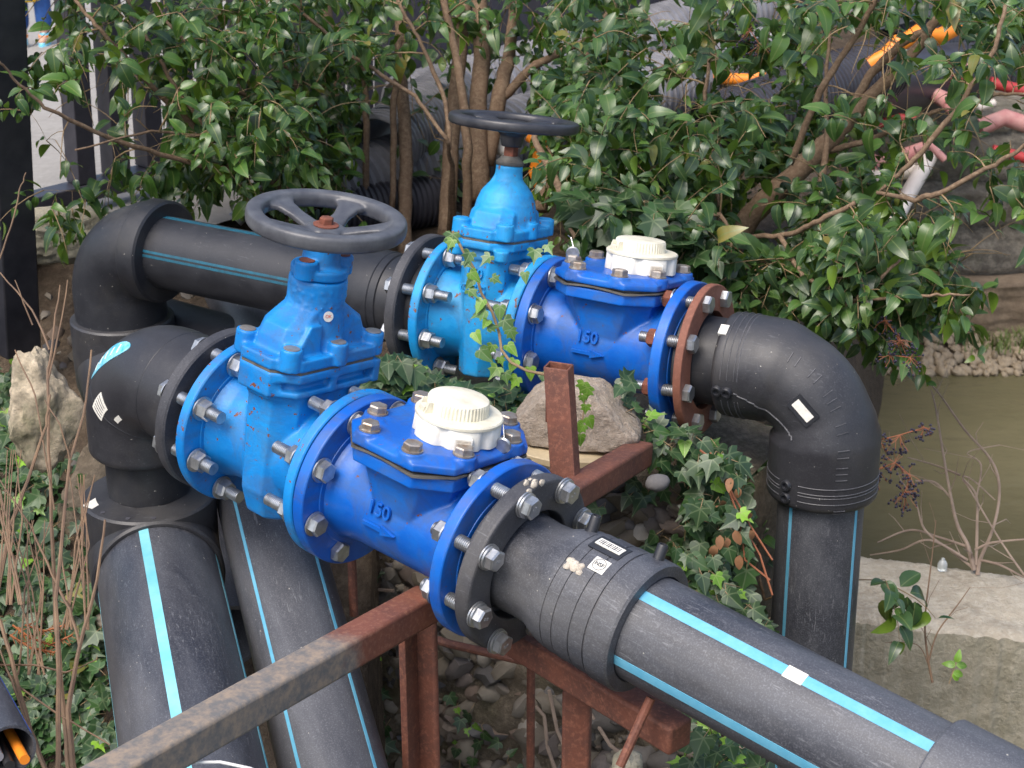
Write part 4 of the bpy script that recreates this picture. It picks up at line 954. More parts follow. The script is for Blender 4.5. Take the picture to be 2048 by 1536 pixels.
# far bank wall, clay ledge, pebbles
def slabwall(name, label, y, z0, z1, m, amp, x0=1.0, x1=4.5, thick=.5, kind=None, cat='wall', courses=()):
    b = MB(); nx, nzz = 150, 40; vs = []
    for j in range(nzz+1):
        for i in range(nx+1):
            x = x0+(x1-x0)*i/nx; z = z0+(z1-z0)*j/nzz; d = amp*nz(x, z, 1, 3)+amp*.5*nz(x*.6, z*4, 2, 4)
            for cz in courses: d += .05 if z < cz else 0
            if courses: d -= .03*(1 if (z*5.2) % 1 < .10 or (x*2.2+.5*int(z*5.2)) % 1 < .03 else 0)
            vs.append((x, y-d, z))
    nn = nx+1; fs = [(j*nn+i, j*nn+i+1, (j+1)*nn+i+1, (j+1)*nn+i) for j in range(nzz) for i in range(nx)]
    k = len(vs); vs += [(x0+(x1-x0)*i/nx, y+thick, z1) for i in range(nn)]; fs += [(nzz*nn+i, nzz*nn+i+1, k+i+1, k+i) for i in range(nx)]
    b.add(vs, fs); o = b.build(name, m, None, 180, fix=False)
    return tag(o, label, cat, kind=kind)
YF = Pz(1950, 745, CZ-2.9).y; print('far bank y', YF)
slabwall('retaining_wall', 'dark damp retaining wall across the water at right', YF+.42, CZ-2.85, CZ-1.93, M['farwall'], .03, courses=(CZ-2.25, CZ-2.50))
slabwall('ledge', None, YF+.20, CZ-2.95, CZ-2.60, M['farbase'], .035, thick=.4, kind='structure')
b = MB()
for k in range(1500):
    x = random.uniform(1.25, 3.2); y = YF+random.uniform(-.04, .20); r_ = random.choice((.006, .009, .012, .016, .024))*random.uniform(.8, 1.2)
    blob(b, (x, y, CZ-2.895+max(0, (y-YF))*.35+r_*.3), r_*1.4, r_, r_*.75, (random.random(), random.random(), random.random()*6), k, 1, .35)
tag(b.build('pebble_bank', M['pebble'], None, 60, fix=False), 'band of pale pebbles along the far edge of the water', 'pebbles', kind='stuff')
# small bank at the near side of the far wall: grass tuft
b = MB()
gc = Py(2040, 690, YF+.15)
for k in range(420):
    p = gc+Vector((random.gauss(0, .12), random.gauss(0, .05), 0)); a = random.random()*6.3; h = random.uniform(.03, .08); d = Vector((math.cos(a), math.sin(a), 0))*h*.6; s_ = Vector((-math.sin(a), math.cos(a), 0))*.003
    b.add([p-s_, p+s_, p+d*.5+Vector((0, 0, h*.7))+s_*.6, p+d*.5+Vector((0, 0, h*.7))-s_*.6, p+d+Vector((0, 0, h*.8))], [(0, 1, 2, 3), (3, 2, 4)])
tag(b.build('grass', simple('grass_green', (.07, .12, .02), .6, 0, (.13, .16, .04), 10, 0), None, 0, fix=False), 'tuft of green grass on the clay ledge at the right edge', 'grass', kind='stuff')

# ---------------------------------------------------------------- fence
fe = empty('picket_fence', 'dark grey metal picket fence running back from the big post behind the shrubs', 'fence', Matrix.Translation((FP0.x, FP0.y, CZ-1.6)))
FA = math.atan2(FD_.y, FD_.x)
def fbox(name, s, w_, dpt, z0, z1, n=0, parent=fe, m=None):
    q = MB(); q.box((-w_/2, -dpt/2, z0), (w_/2, dpt/2, z1)); o = q.build(name, m or M['fence'], parent, 30); o.location = FD_*s+FN*n; o.rotation_euler = (0, 0, FA) if name != 'picket' else (0, R(1.6), FA); return bevel(o, .003, 2)
fbox('bottom_rail', 3.9, 8.0, .070, .080, .127); fbox('top_rail', 3.9, 8.0, .04, 1.75, 1.80)
sp_ = .112
for k in range(62): fbox('picket', .135+k*sp_, .055, .065, .128, 1.75, 0)
gate = empty('fence_section', 'end section of grey fence at the far left edge, beyond the big black post', 'fence', Matrix.Translation(P(0, 700, 4.9)))
for name, x0, w_, z0, z1 in (('picket', -.085, .11, .0, 2.6), ('picket', -.25, .11, .0, 2.6)):
    q = MB(); q.box((x0-w_/2, -.02, z0), (x0+w_/2, .02, z1)); bevel(q.build(name, M['fence'], gate, 30), .003)
q = MB(); q.box((-.5, -.03, .42), (.0, -.005, .47)); bevel(q.build('bottom_rail', M['fence'], gate, 30), .003)
pt = P(28, 700, 4.62); bpost = MB(); bpost.box((-.048, -.05, 0), (.048, .05, 2.5)); po_ = bevel(bpost.build('fence_post', simple('black_post_paint', (.012, .013, .018), .4, 0, (.03, .03, .036), 12, .2), None, 30), .004)
po_.matrix_world = Matrix.Translation(pt) @ Matrix.Rotation(R(3.2), 4, 'Y') @ Matrix.Rotation(FA, 4, 'Z'); tag(po_, 'big square black fence post near the left edge of the photo', 'post')

# ---------------------------------------------------------------- stored pipes behind the shrubs
def corrugated(label, p0, p1, r_, m, pitch=.022, group='corrugated drain pipes stored along the fence'):
    F = frame2(p0, p1); L_ = (Vector(p1)-Vector(p0)).length; b = MB(); pr = [(r_*.88, 0)]
    n = int(L_/pitch)
    for i in range(n):
        x = i*pitch; pr += [(r_*.89, x), (r_, x+pitch*.2), (r_, x+pitch*.55), (r_*.89, x+pitch*.75)]
    pr += [(r_*.955, L_), (r_*.86, L_), (r_*.86, 0)]
    b.lathe(pr, 'x', n=40, caps=False); o = b.build('corrugated_pipe', m, None, 40, fix=False); o.matrix_world = F; return tag(o, label, 'drain pipe', group)
def fpt(s, n, z): q = FP0+FD_*s-FN*n; return Vector((q.x, q.y, z))
corrugated('grey ribbed drain pipe lying closest to the fence behind the middle shrub', fpt(1.15, .20, CZ-1.43), fpt(2.9, .20, CZ-1.37), .115, M['grey_pe'], .030)
corrugated('grey ribbed drain pipe, front one of the pair behind the black handwheel', fpt(.55, .52, CZ-1.50), fpt(2.5, .48, CZ-1.44), .115, M['grey_pe'], .030)
corrugated('black ribbed drain pipe low behind the right part of the middle shrub', fpt(1.9, .78, CZ-1.52), fpt(2.9, .74, CZ-1.50), .11, M['black_pe'])
def coil(label, c, R0, r_, turns, m, tilt):
    b = MB(); pr = [(r_*(1.0 if i % 2 else .93), 0) for i in range(2)]; rings = []; n = 500
    rot = Matrix.Rotation(tilt[0], 3, 'X') @ Matrix.Rotation(tilt[1], 3, 'Y')
    for i in range(n*turns):
        t = 2*math.pi*i/n*2.2; z = i*r_*2.05/(n/2.2); rr = r_*(1.0 if (i % 4) < 2 else .92)
        cc = rot @ Vector((R0*math.cos(t), R0*math.sin(t), z)); rad_ = rot @ Vector((math.cos(t), math.sin(t), 0)); up2 = rot @ Vector((0, 0, 1))
        rings.append([Vector(c)+cc+rad_*rr*math.cos(2*math.pi*j/12)+up2*rr*math.sin(2*math.pi*j/12) for j in range(12)])
    b.loft(rings); return tag(b.build('hose_coil', m, None, 40, fix=False), label, 'hose coil')
corrugated('short grey ribbed pipe seen edge-on between the shrub trunks behind the black handwheel', P(755, 300, 5.05), P(900, 190, 5.5), .10, M['grey_pe'], .022)
corrugated('low black ribbed pipe between the shrub trunks, right behind the grey handwheel', P(640, 430, 4.95), P(880, 400, 5.1), .07, M['black_pe'], .016)
q = MB(); q.sweep([P(470, 440, 4.9), P(520, 390, 4.9), P(560, 360, 4.9), P(640, 340, 4.9)], .022, 16); tag(q.build('grey_duct', M['grey_pe'], None, 60), 'smooth grey duct lying on the ground behind the rear elbow', 'duct')
# far pile at right
for k, (x0, y0, d0, x1, y1, d1, r_, m_, lb) in enumerate((
    (1340, 200, 7.0, 1760, 130, 8.2, .17, 'black_pe', 'black ribbed drain pipe at the bottom of the far right stack'),
    (1420, 110, 7.5, 1900, 75, 8.6, .10, 'grey_pe', 'grey ribbed drain pipe on top of the far right stack'),
    (1560, 195, 7.3, 1990, 140, 8.0, .13, 'black_pe', 'black ribbed drain pipe at the near side of the far right stack'),
    (1750, 60, 8.4, 2150, 30, 9.2, .09, 'black_pe', 'grey ribbed drain pipe highest in the far right stack'))):
    corrugated(lb, P(x0, y0, d0), P(x1, y1, d1), r_, M[m_], .03, 'drain pipes stacked at the far right')
q = MB(); q.lathe([(.13, 0), (.13, .9), (.118, .9), (.118, .1)], 'x', n=32, caps=False); o = q.build('smooth_pipe', M['black_pe'], None, 40); o.matrix_world = frame2(P(1930, 150, 7.4), P(1740, 165, 6.9)); tag(o, 'smooth black pipe with a rounded end sticking out of the far right stack', 'pipe')
for k, (pts, r_, lb) in enumerate((
    (((1335, 195, 6.0), (1350, 170, 6.0), (1395, 148, 6.0), (1450, 158, 6.0), (1500, 160, 6.0), (1530, 148, 6.0)), .028, 'orange hose end lying across the far pipes, left piece'),
    (((1640, 160, 6.2), (1700, 150, 6.2), (1770, 112, 6.2), (1800, 80, 6.2)), .035, 'orange hose piece in the middle of the far right stack'),
    (((1790, 95, 6.2), (1840, 62, 6.2), (1875, 75, 6.2), (1945, 38, 6.7), (1990, 42, 6.8)), .038, 'orange hose piece near the top of the far right stack'),
    (((1560, 165, 6.5), (1590, 158, 6.5), (1620, 150, 6.5)), .030, 'short orange hose piece between the longer ones on the far pipes'))):
    q = MB(); q.sweep([P(*p) for p in pts], r_*.72, 12); tag(q.build('orange_hose', M['orange'], None, 60), lb, 'hose', 'orange hoses on the far right stack')
q = MB(); q.sweep([P(1062, 262, 4.9), P(1082, 275, 4.9), P(1088, 310, 4.95), P(1070, 345, 4.95), P(1080, 380, 5.0)], [.030, .034, .03, .018, .012], 10); tag(q.build('orange_scrap', M['orange'], None, 60), 'scrap of orange plastic behind the stem of the black handwheel', 'plastic scrap')
q = MB(); q.sweep([P(990, 290, 5.0), P(1010, 300, 5.0), P(1030, 285, 5.0)], [.02, .03, .02], 8); tag(q.build('paper_scrap', M['label'], None, 60), 'crumpled pale paper scrap behind the rusty valve stem', 'paper')
for k, (pts, r_, m_, lb) in enumerate((
    (((1885, 265, 6.9), (1850, 330, 6.8), (1810, 400, 6.7), (1790, 440, 6.2)), .045, 'whitep', 'dirty white plastic tube leaning down from the far bank'),
    (((1860, 150, 7.2), (1900, 165, 7.1), (1930, 175, 7.1)), .05, 'redp', 'red plastic pipe end near the top of the far bank'),
    (((1840, 175, 7.1), (1890, 200, 7.0), (1925, 235, 6.9)), .045, 'pink', 'faded pink pipe lying under the red one'),
    (((1980, 165, 7.2), (2040, 180, 7.2), (2090, 190, 7.2)), .035, 'redp', 'red plastic pipe at the right edge of the far bank'),
    (((1960, 255, 7.0), (2010, 235, 7.0), (2090, 262, 7.0)), .05, 'pink', 'faded pink pipe at the right edge under the red one'),
    (((1985, 300, 6.85), (2030, 310, 6.85), (2090, 330, 6.85)), .03, 'redp', 'thin red plastic pipe lowest at the right edge, below the faded pink one'),
    (((1690, 300, 7.0), (1760, 330, 6.9), (1850, 300, 6.9)), .05, 'pink', 'pale pink pipe behind the right shrub leaves'),
    (((1590, 300, 7.0), (1570, 315, 7.0), (1550, 330, 7.0)), .03, 'pink', 'small pink pipe stub behind the right shrub trunk'),
    (((1935, 200, 6.9), (1960, 215, 6.9), (1990, 205, 6.9)), .022, 'whitep', 'small white plastic tube above the faded pink pipe at right'),
    (((1900, 120, 7.0), (1935, 135, 7.0), (1975, 128, 7.0)), .022, 'pink', 'small pink plastic tube above the red pipe end'),
    (((1750, 250, 6.9), (1800, 235, 6.9), (1850, 245, 6.9)), .024, 'redp', 'thin red tube behind the slanting trunk top'),
    (((1830, 300, 6.8), (1860, 290, 6.8), (1890, 320, 6.8)), .022, 'pink', 'short pink tube beside the leaning white one'),
    (((1720, 210, 7.0), (1760, 225, 7.0), (1800, 215, 7.0)), .022, 'whitep', 'thin white tube just under the far black ribbed pipes'),
    (((1700, 380, 6.9), (1760, 350, 6.9), (1830, 340, 6.9)), .045, 'whitep', 'dirty white plastic tube lying flat behind the right shrub'))):
    q = MB(); q.sweep([P(*p) for p in pts], r_*.66, 14); tag(q.build('plastic_tube', M[m_], None, 60), lb, 'plastic tube', 'coloured plastic tubes on the far bank')

# ---------------------------------------------------------------- child on the road behind the fence
def person():
    base = P(70, 92, 9.2); e = empty('person', 'small child in long yellow coat, blue jeans and blue shoes, standing beyond the fence', 'person', Matrix.Translation(base))
    def skin_obj(name, vs, es, rs, m, sub=2):
        me = bpy.data.meshes.new(name); me.from_pydata(vs, es, []); o = bpy.data.objects.new(name, me); COL.objects.link(o); o.parent = e; me.materials.append(m)
        bm = bmesh.new(); bm.from_mesh(me); sk = bm.verts.layers.skin.verify(); bm.verts.ensure_lookup_table()
        for i, r_ in enumerate(rs): bm.verts[i][sk].radius = (r_, r_); bm.verts[i][sk].use_root = (i == 0)
        bm.to_mesh(me); bm.free()
        o.modifiers.new('skin', 'SKIN').use_smooth_shade = True; s_ = o.modifiers.new('sub', 'SUBSURF'); s_.levels = s_.render_levels = sub; return o
    sk_ = simple('skin', (.50, .30, .21), .5, bmp=0); H = .42
    vs = [(0, 0, .43), (0, 0, .53), (0, 0, .66), (0, 0, .72), (0, -.005, .76), (0, -.01, .84), (-.10, 0, .66), (-.13, 0, .54), (-.135, -.03, .44), (.10, 0, .66), (.13, 0, .54), (.135, -.03, .44), (-.05, 0, .40), (-.055, -.005, .22), (-.055, 0, .05), (-.055, -.08, .03), (.05, 0, .40), (.055, -.005, .22), (.055, 0, .05), (.055, -.08, .03)]
    es = [(0, 1), (1, 2), (2, 3), (3, 4), (4, 5), (2, 6), (6, 7), (7, 8), (2, 9), (9, 10), (10, 11), (0, 12), (12, 13), (13, 14), (14, 15), (0, 16), (16, 17), (17, 18), (18, 19)]
    rs = [.075, .07, .07, .035, .06, .075, .032, .026, .02, .032, .026, .02, .045, .032, .025, .022, .045, .032, .025, .022]
    skin_obj('body', vs, es, rs, sk_)
    skin_obj('jeans', [(0, 0, .43), (-.05, 0, .40), (-.056, -.003, .22), (-.057, 0, .07), (.05, 0, .40), (.056, -.003, .22), (.057, 0, .07)], [(0, 1), (1, 2), (2, 3), (0, 4), (4, 5), (5, 6)], [.085, .055, .045, .042, .055, .045, .042], simple('denim', (.02, .09, .30), .8, 0, (.01, .05, .20), 30, .2))
    skin_obj('yellow_top', [(0, 0, .21), (0, 0, .42), (0, 0, .66), (-.10, 0, .655), (-.13, 0, .54), (.10, 0, .655), (.13, 0, .54)], [(0, 1), (1, 2), (2, 3), (3, 4), (2, 5), (5, 6)], [.105, .10, .085, .042, .036, .042, .036], simple('yellow_cloth', (.85, .55, .01), .7, bmp=0))
    for s_ in (-1, 1):
        b = MB(); b.loft([[(s_*.056+.03*math.cos(t)*(.9 if z > .03 else 1), -.025+.062*math.sin(t), z) for t in [2*math.pi*i/20 for i in range(20)]] for z in (0, .012)]); b.build('shoe_sole', M['whitep'], e, 60)
        b = MB(); b.loft([[(s_*.056+.028*k*math.cos(t), -.025*q_+.058*k2*math.sin(t), z) for t in [2*math.pi*i/20 for i in range(20)]] for z, k, k2, q_ in ((.012, 1, 1, 1), (.03, 1, .95, 1), (.045, .9, .7, .6), (.07, .85, .5, 0))]); b.build('shoe', M['bluelabel'], e, 60)
        b = MB(); b.loft([[(s_*.056+.0295*math.cos(t), -.012+.035*math.sin(t), z) for t in [2*math.pi*i/20 for i in range(20)]] for z in (.046, .060)]); b.build('shoe_strap', M['orange'], e, 60)
    hr = MB(); hr.lathe([(.0, .955), (.05, .945), (.082, .90), (.085, .86), (.07, .80)][::-1], 'z', (0, .012, 0), 20); hr.build('hair', simple('hair', (.03, .02, .012), .6, bmp=0), e, 60)
    for s_ in (-1, 1): 
        b = MB(); blob(b, (s_*.028, -.082, .845), .008, .005, .008, (0, 0, 0), 1, 1, 0); b.build('eye', M['ink'], e, 60)
    return e
person()
# ================================================================= plants
def leaf_template(nseg, curl, fold):
    """elliptic pointed leaf of unit length along +y, returns verts, uv, faces"""
    vs, uv, fs = [], [], []
    for i in range(nseg+1):
        t = i/nseg; w_ = .285*math.sin(math.pi*min(1, t**.80))**.68*(1-.10*t) if 0 < t < 1 else .004
        y = t; z = -curl*t*t
        y *= 1-.28*curl*t; vs += [(-w_, y, z+fold*w_), (0, y, z), (w_, y, z+fold*w_)]; uv += [(-w_*2, t), (0, t), (w_*2, t)]
    for i in range(nseg):
        a = i*3; fs += [(a, a+1, a+4, a+3), (a+1, a+2, a+5, a+4)]
    return np.array(vs), np.array(uv), fs
def ivy_template(kind=0):
    pts = [(0, -.02), (.18, -.16), (.36, -.10), (.50, .06), (.33, .18), (.47, .44), (.24, .46), (.12, .62), (0, 1.0), (-.12, .62), (-.24, .46), (-.47, .44), (-.33, .18), (-.50, .06), (-.36, -.10), (-.18, -.16)]
    if kind: pts = [(0, -.02), (.16, -.12), (.34, -.06), (.42, .10), (.34, .26), (.28, .46), (.16, .68), (.06, .86), (0, .95), (-.06, .86), (-.16, .68), (-.28, .46), (-.34, .26), (-.42, .10), (-.34, -.06), (-.16, -.12)]
    vs = [(0, .02, 0)]; uv = [(0, 0)]
    for k in (.5, 1.):
        for x, y in pts:
            x, y = x*k, .02+(y-.02)*k; vs.append((x, y, .16*abs(x)-.22*max(0, y)**2*.6)); uv.append((x, y))
    n = len(pts); fs = [(0, 1+i, 1+(i+1) % n) for i in range(n)]+[(1+i, 1+n+i, 1+n+(i+1) % n, 1+(i+1) % n) for i in range(n)]
    return np.array(vs), np.array(uv), [tuple(f) for f in fs]
class Leaves:
    def __init__(s, temps): s.t = temps; s.V = []; s.U = []; s.F = []; s.n = 0
    def add(s, p, d, nrm, size):
        v, uv, fs = s.t[random.randrange(len(s.t))]
        d = d.normalized(); x = d.cross(nrm); x = x.normalized() if x.length > 1e-4 else Vector((1, 0, 0)); z = x.cross(d)
        Mx = np.array([[x.x, d.x, z.x], [x.y, d.y, z.y], [x.z, d.z, z.z]])*size
        s.V.append(v @ Mx.T+np.array(p)); s.U.append(uv); s.F += [tuple(i+s.n for i in f) for f in fs]; s.n += len(v)
    def build(s, name, m, parent=None):
        if not s.V: return None
        V = np.concatenate(s.V); U = np.concatenate(s.U); b = MB(); b.v = V.tolist(); b.f = s.F; b.m = [0]*len(s.F); b.uv = U
        return b.build(name, m, parent, 180, fix=False)
LT = [leaf_template(6, c, f) for c, f in ((.15, .35), (.45, .25), (.75, .15), (.30, .5), (.95, .3), (.6, .35))]
IT = [ivy_template(0), ivy_template(0), ivy_template(1)]
def rv(): 
    v = Vector((random.gauss(0, 1), random.gauss(0, 1), random.gauss(0, 1))); return v.normalized()
KEEP = []     # keep-out capsules in world space (equipment), so that no twig grows through it
def cap(F, x0, x1, r_): KEEP.append((F @ Vector((x0, 0, 0)), F @ Vector((x1, 0, 0)), r_))
cap(F1, -.35, .75, .17); cap(F2, -.95, .85, .165); cap(FD, .1, 1.6, .13)
a_ = F1 @ Vector((L1/2, 0, 0)); KEEP.append((a_, F1 @ Vector((L1/2, 0, .42)), .15)); KEEP.append((F2 @ Vector((L2/2, 0, 0)), F2 @ Vector((L2/2, 0, .42)), .14))
KEEP.append((F2 @ Vector((.40, 0, 0)), F2 @ Vector((.40, 0, .20)), .14)); KEEP.append((F1 @ Vector((.43, 0, 0)), F1 @ Vector((.43, 0, .20)), .14)); KEEP.append((wc, wb, .11))
def blocked(p):
    for a, b_, r_ in KEEP:
        ab = b_-a; t = max(0, min(1, (p-a).dot(ab)/ab.length_squared))
        if (p-(a+ab*t)).length < r_: return True
    return False
def inpoly(x, y, poly):
    c = False; j = len(poly)-1
    for i in range(len(poly)):
        xi, yi = poly[i]; xj, yj = poly[j]
        if (yi > y) != (yj > y) and x < (xj-xi)*(y-yi)/(yj-yi)+xi: c = not c
        j = i
    return c
HOLES = [(x0, y0, x1, y1) for x0, y0, x1, y1 in ((1325, 140, 1400, 225), (1410, 130, 1540, 195), (1640, 55, 1800, 190), (1800, 35, 1930, 110), (1790, 140, 1900, 240), (1940, 150, 2048, 300), (1800, 270, 1890, 420),
    (1290, 0, 1400, 45), (1500, 0, 1560, 40), (95, 190, 150, 330), (160, 120, 230, 330), (255, 180, 330, 330), (40, 0, 100, 105), (1900, 430, 2048, 560), (740, 150, 890, 320), (980, 120, 1060, 210), (1300, 70, 1340, 130))]
def shrub(label, stems, regions, leaf_m, seed, leafsize=(.026, .066), name='shrub', dens_=.42):
    """stems: traced trunks and limbs [(px,py,d,r)...]; regions: (polygon, d0, d1, count) volumes that twigs grow into"""
    random.seed(seed)
    base = P(*stems[0][0][:3]); e = empty(name, label, 'shrub', Matrix.Translation((base.x, base.y, base.z-.1))); inv_ = Vector(e.location)
    trunk = MB(); nodes = []
    for st_ in stems:
        pts = []; rs = []
        for (a, b_) in zip(st_, st_[1:]):
            for k in range(6):
                t = k/6; q = [a[i]+(b_[i]-a[i])*t for i in range(4)]; pts.append(P(q[0], q[1], q[2])+rv()*.0025); rs.append(q[3]*(1+.06*random.uniform(-1, 1)))
        pts.append(P(*st_[-1][:3])); rs.append(st_[-1][3])
        trunk.sweep([p-inv_ for p in pts], rs, 12); nodes += [(p, r_) for p, r_ in zip(pts, rs)]
    trunk.build('trunk', M['bark'], e, 180)
    anchors = []
    for poly, d0, d1, cnt in regions:
        cnt = int(cnt*dens_); xs = [p[0] for p in poly]; ys = [p[1] for p in poly]; k = 0; tries = 0
        while k < cnt and tries < cnt*30:
            tries += 1; x, y = random.uniform(min(xs), max(xs)), random.uniform(min(ys), max(ys))
            if not inpoly(x, y, poly): continue
            p = P(x, y, random.uniform(d0, d1))
            if any(x0 < x < x1 and y0 < y < y1 for x0, y0, x1, y1 in HOLES) and random.random() < .7: continue
            if blocked(p) or p.z < CZ-1.75 and d0 > 4.2: continue
            anchors.append(p); k += 1
    NP = np.array([tuple(p) for p, _ in nodes]); NR = [r_ for _, r_ in nodes]
    done = []; A = np.array([tuple(p) for p in anchors]); dist = np.array([np.min(np.linalg.norm(NP-a, axis=1)) for a in A]); order = np.argsort(dist)
    tw = MB(); lv = Leaves(LT)
    for ai in order:
        a = Vector(A[ai]); dd_ = np.linalg.norm(NP-A[ai], axis=1); 
        # prefer attaching to nodes below the anchor
        pen = dd_+np.maximum(0, NP[:, 2]-A[ai][2])*.6; j = int(np.argmin(pen)); p0 = Vector(NP[j]); L_ = (a-p0).length
        if L_ < .01: continue
        r0 = min(NR[j]*.6, .0014+.004*L_+.0006); n = max(3, int(L_/.05)); mid = (p0+a)/2+Vector((0, 0, .12*L_))+rv()*.10*L_
        pts = [p0*(1-t)**2+mid*2*t*(1-t)+a*t*t for t in [i/n for i in range(n+1)]]
        tw.sweep([p-inv_ for p in pts], [r0*(1-.55*i/n)+.0004 for i in range(n+1)], 5)
        NP = np.vstack([NP, np.array([tuple(p) for p in pts[1:]])]); NR += [r0*(1-.55*i/n) for i in range(1, n+1)]
        # leafy shoot from the anchor on
        dr = ((a-p0).normalized()*.8+rv()*.6+Vector((0, -.25, -.15))).normalized(); ls = random.uniform(.08, .17); m_ = 7; sh = [a]; cur = dr
        for i in range(m_): cur = (cur+Vector((0, 0, -.10))+rv()*.10).normalized(); sh.append(sh[-1]+cur*ls/m_)
        tw.sweep([p-inv_ for p in sh], [.0016-.0010*i/m_ for i in range(m_+1)], 4)
        allp = pts[-2:-1]+sh
        for i, p in enumerate(allp):
            if i == 0 and random.random() < .5: continue
            t_ = (allp[min(i+1, len(allp)-1)]-allp[max(i-1, 0)]).normalized(); s0 = t_.cross(rv()).normalized()
            for sgn in (1, -1):
                if random.random() < .34: continue
                d = (t_*.55+s0*sgn*.9+Vector((0, 0, random.uniform(-.45, .45)))).normalized(); nrm = (Vector((0, -.25, 1))+rv()*.6).normalized(); sz = (leafsize[0]+(leafsize[1]-leafsize[0])*random.random()**1.5)*(1 if i < len(allp)-2 else .7)
                q = p+d*.006
                if blocked(q+d*sz*.7): continue
                hx_, hy_, _ = proj(q+d*sz*.5)
                if any(x0 < hx_ < x1 and y0 < hy_ < y1 for x0, y0, x1, y1 in HOLES) and random.random() < .93: continue
                lv.add(q-inv_, d, nrm, sz)
    tw.build('twigs', M['twig'], e, 180); lv.build('foliage', leaf_m, e); print(label[:30], 'leaves', len(lv.V)); return e, NP
# left shrub: in front of the fence
s_left = [[(590, 400, 4.75, .017), (572, 230, 4.7, .014), (552, 100, 4.65, .012), (530, -40, 4.6, .010)],
          [(600, 390, 4.75, .016), (610, 270, 4.7, .014), (560, 60, 4.7, .010), (555, -30, 4.7, .009)],
          [(560, 372, 4.7, .010), (430, 290, 4.55, .008), (330, 200, 4.45, .007), (200, 60, 4.3, .005), (150, 0, 4.3, .004)],
          [(540, 345, 4.6, .007), (400, 330, 4.4, .006), (240, 285, 4.25, .0055), (90, 215, 4.1, .004), (30, 160, 4.05, .003), (-5, 118, 4.0, .0025)],
          [(470, 330, 4.5, .006), (360, 190, 4.4, .005), (290, 70, 4.35, .004), (250, -10, 4.3, .0035)],
          [(572, 230, 4.6, .006), (470, 180, 4.5, .005), (330, 40, 4.4, .0035)],
          [(500, 300, 4.5, .005), (400, 270, 4.35, .004), (300, 262, 4.25, .003), (150, 300, 4.1, .002)]]
r_left = [([(60, 0), (620, 0), (620, 300), (520, 340), (330, 330), (100, 310), (40, 240), (60, 120)], 4.15, 4.65, 130),
          ([(330, 0), (640, 0), (640, 300), (560, 350), (350, 320)], 4.3, 4.9, 125), ([(340, 300), (640, 280), (620, 400), (470, 420)], 4.5, 4.9, 26),
          ([(80, 380), (190, 375), (210, 440), (110, 450)], 4.3, 4.45, 7), ([(60, -60), (640, -60), (640, 0), (60, 0)], 4.2, 4.8, 40)]
shrub('leafy green shrub before the left fence, thin limbs reaching the left edge', s_left, r_left, M['leaf'], 11, dens_=.88)
s_mid = [[(705, 480, 5.0, .012), (690, 300, 4.95, .015), (665, 130, 4.95, .014), (650, -40, 4.9, .013)],
         [(730, 520, 5.0, .009), (733, 250, 4.95, .009), (728, 150, 4.95, .008), (700, 60, 4.9, .007)],
         [(810, 520, 4.9, .018), (812, 300, 4.95, .018), (800, 120, 5.0, .016), (805, -40, 5.0, .015)],
         [(785, 420, 4.9, .008), (788, 200, 4.9, .009), (800, 80, 4.9, .007)],
         [(890, 480, 4.9, .024), (905, 260, 4.95, .021), (920, 100, 5.0, .019), (935, -40, 5.0, .018)],
         [(960, 400, 4.9, .026), (955, 220, 4.95, .024), (965, 100, 5.0, .022), (955, -50, 5.0, .020)],
         [(975, 330, 4.95, .02), (1000, 190, 4.95, .022), (1020, 100, 5.0, .016), (1035, -30, 5.0, .014)],
         [(990, 210, 4.95, .014), (1070, 130, 4.95, .011), (1150, 90, 4.95, .009), (1300, 40, 4.9, .007)],
         [(1080, 420, 4.8, .018), (1110, 290, 4.85, .018), (1150, 170, 4.85, .018), (1200, 60, 4.8, .014), (1260, -40, 4.8, .012)],
         [(932, 470, 4.85, .013), (935, 300, 4.75, .012), (925, 180, 4.75, .012), (900, 60, 4.8, .010), (880, -30, 4.8, .009)],
         [(898, 470, 4.85, .007), (903, 330, 4.6, .006), (893, 280, 4.5, .005), (830, 190, 4.5, .005), (700, 110, 4.5, .005), (590, 10, 4.5, .004), (560, -20, 4.5, .004)],
         [(1160, 500, 4.2, .006), (1115, 370, 4.3, .009), (1075, 290, 4.4, .008), (1060, 250, 4.45, .006)],
         [(1215, 490, 4.2, .003), (1180, 440, 4.2, .004), (1125, 395, 4.3, .005)],
         [(908, 470, 4.85, .007), (905, 330, 4.6, .006), (890, 200, 4.6, .006), (845, 90, 4.6, .005), (800, 10, 4.6, .004)],
         [(700, 280, 4.8, .004), (670, 150, 4.8, .004), (655, 20, 4.75, .004)], [(680, 480, 4.9, .005), (640, 250, 4.8, .005), (620, 100, 4.8, .004)]]
r_mid = [([(600, 0), (860, 0), (860, 110), (640, 160)], 4.5, 5.2, 40), ([(860, 0), (1250, 0), (1250, 140), (1050, 150), (880, 60)], 4.9, 5.3, 55), ([(560, 150), (700, 150), (680, 400), (620, 420), (560, 300)], 4.6, 5.2, 60),
         ([(690, 160), (880, 120), (880, 330), (690, 440)], 4.95, 5.2, 26), ([(820, 300), (940, 300), (930, 440), (830, 440)], 5.0, 5.2, 10), ([(1050, 160), (1250, 100), (1260, 420), (1120, 420)], 4.6, 5.2, 90), ([(600, -60), (1250, -60), (1250, 0), (600, 0)], 4.4, 5.1, 40)]
shrub('many-stemmed shrub with brown trunks behind the two handwheels', s_mid, r_mid, M['leaf'], 12, dens_=.88)
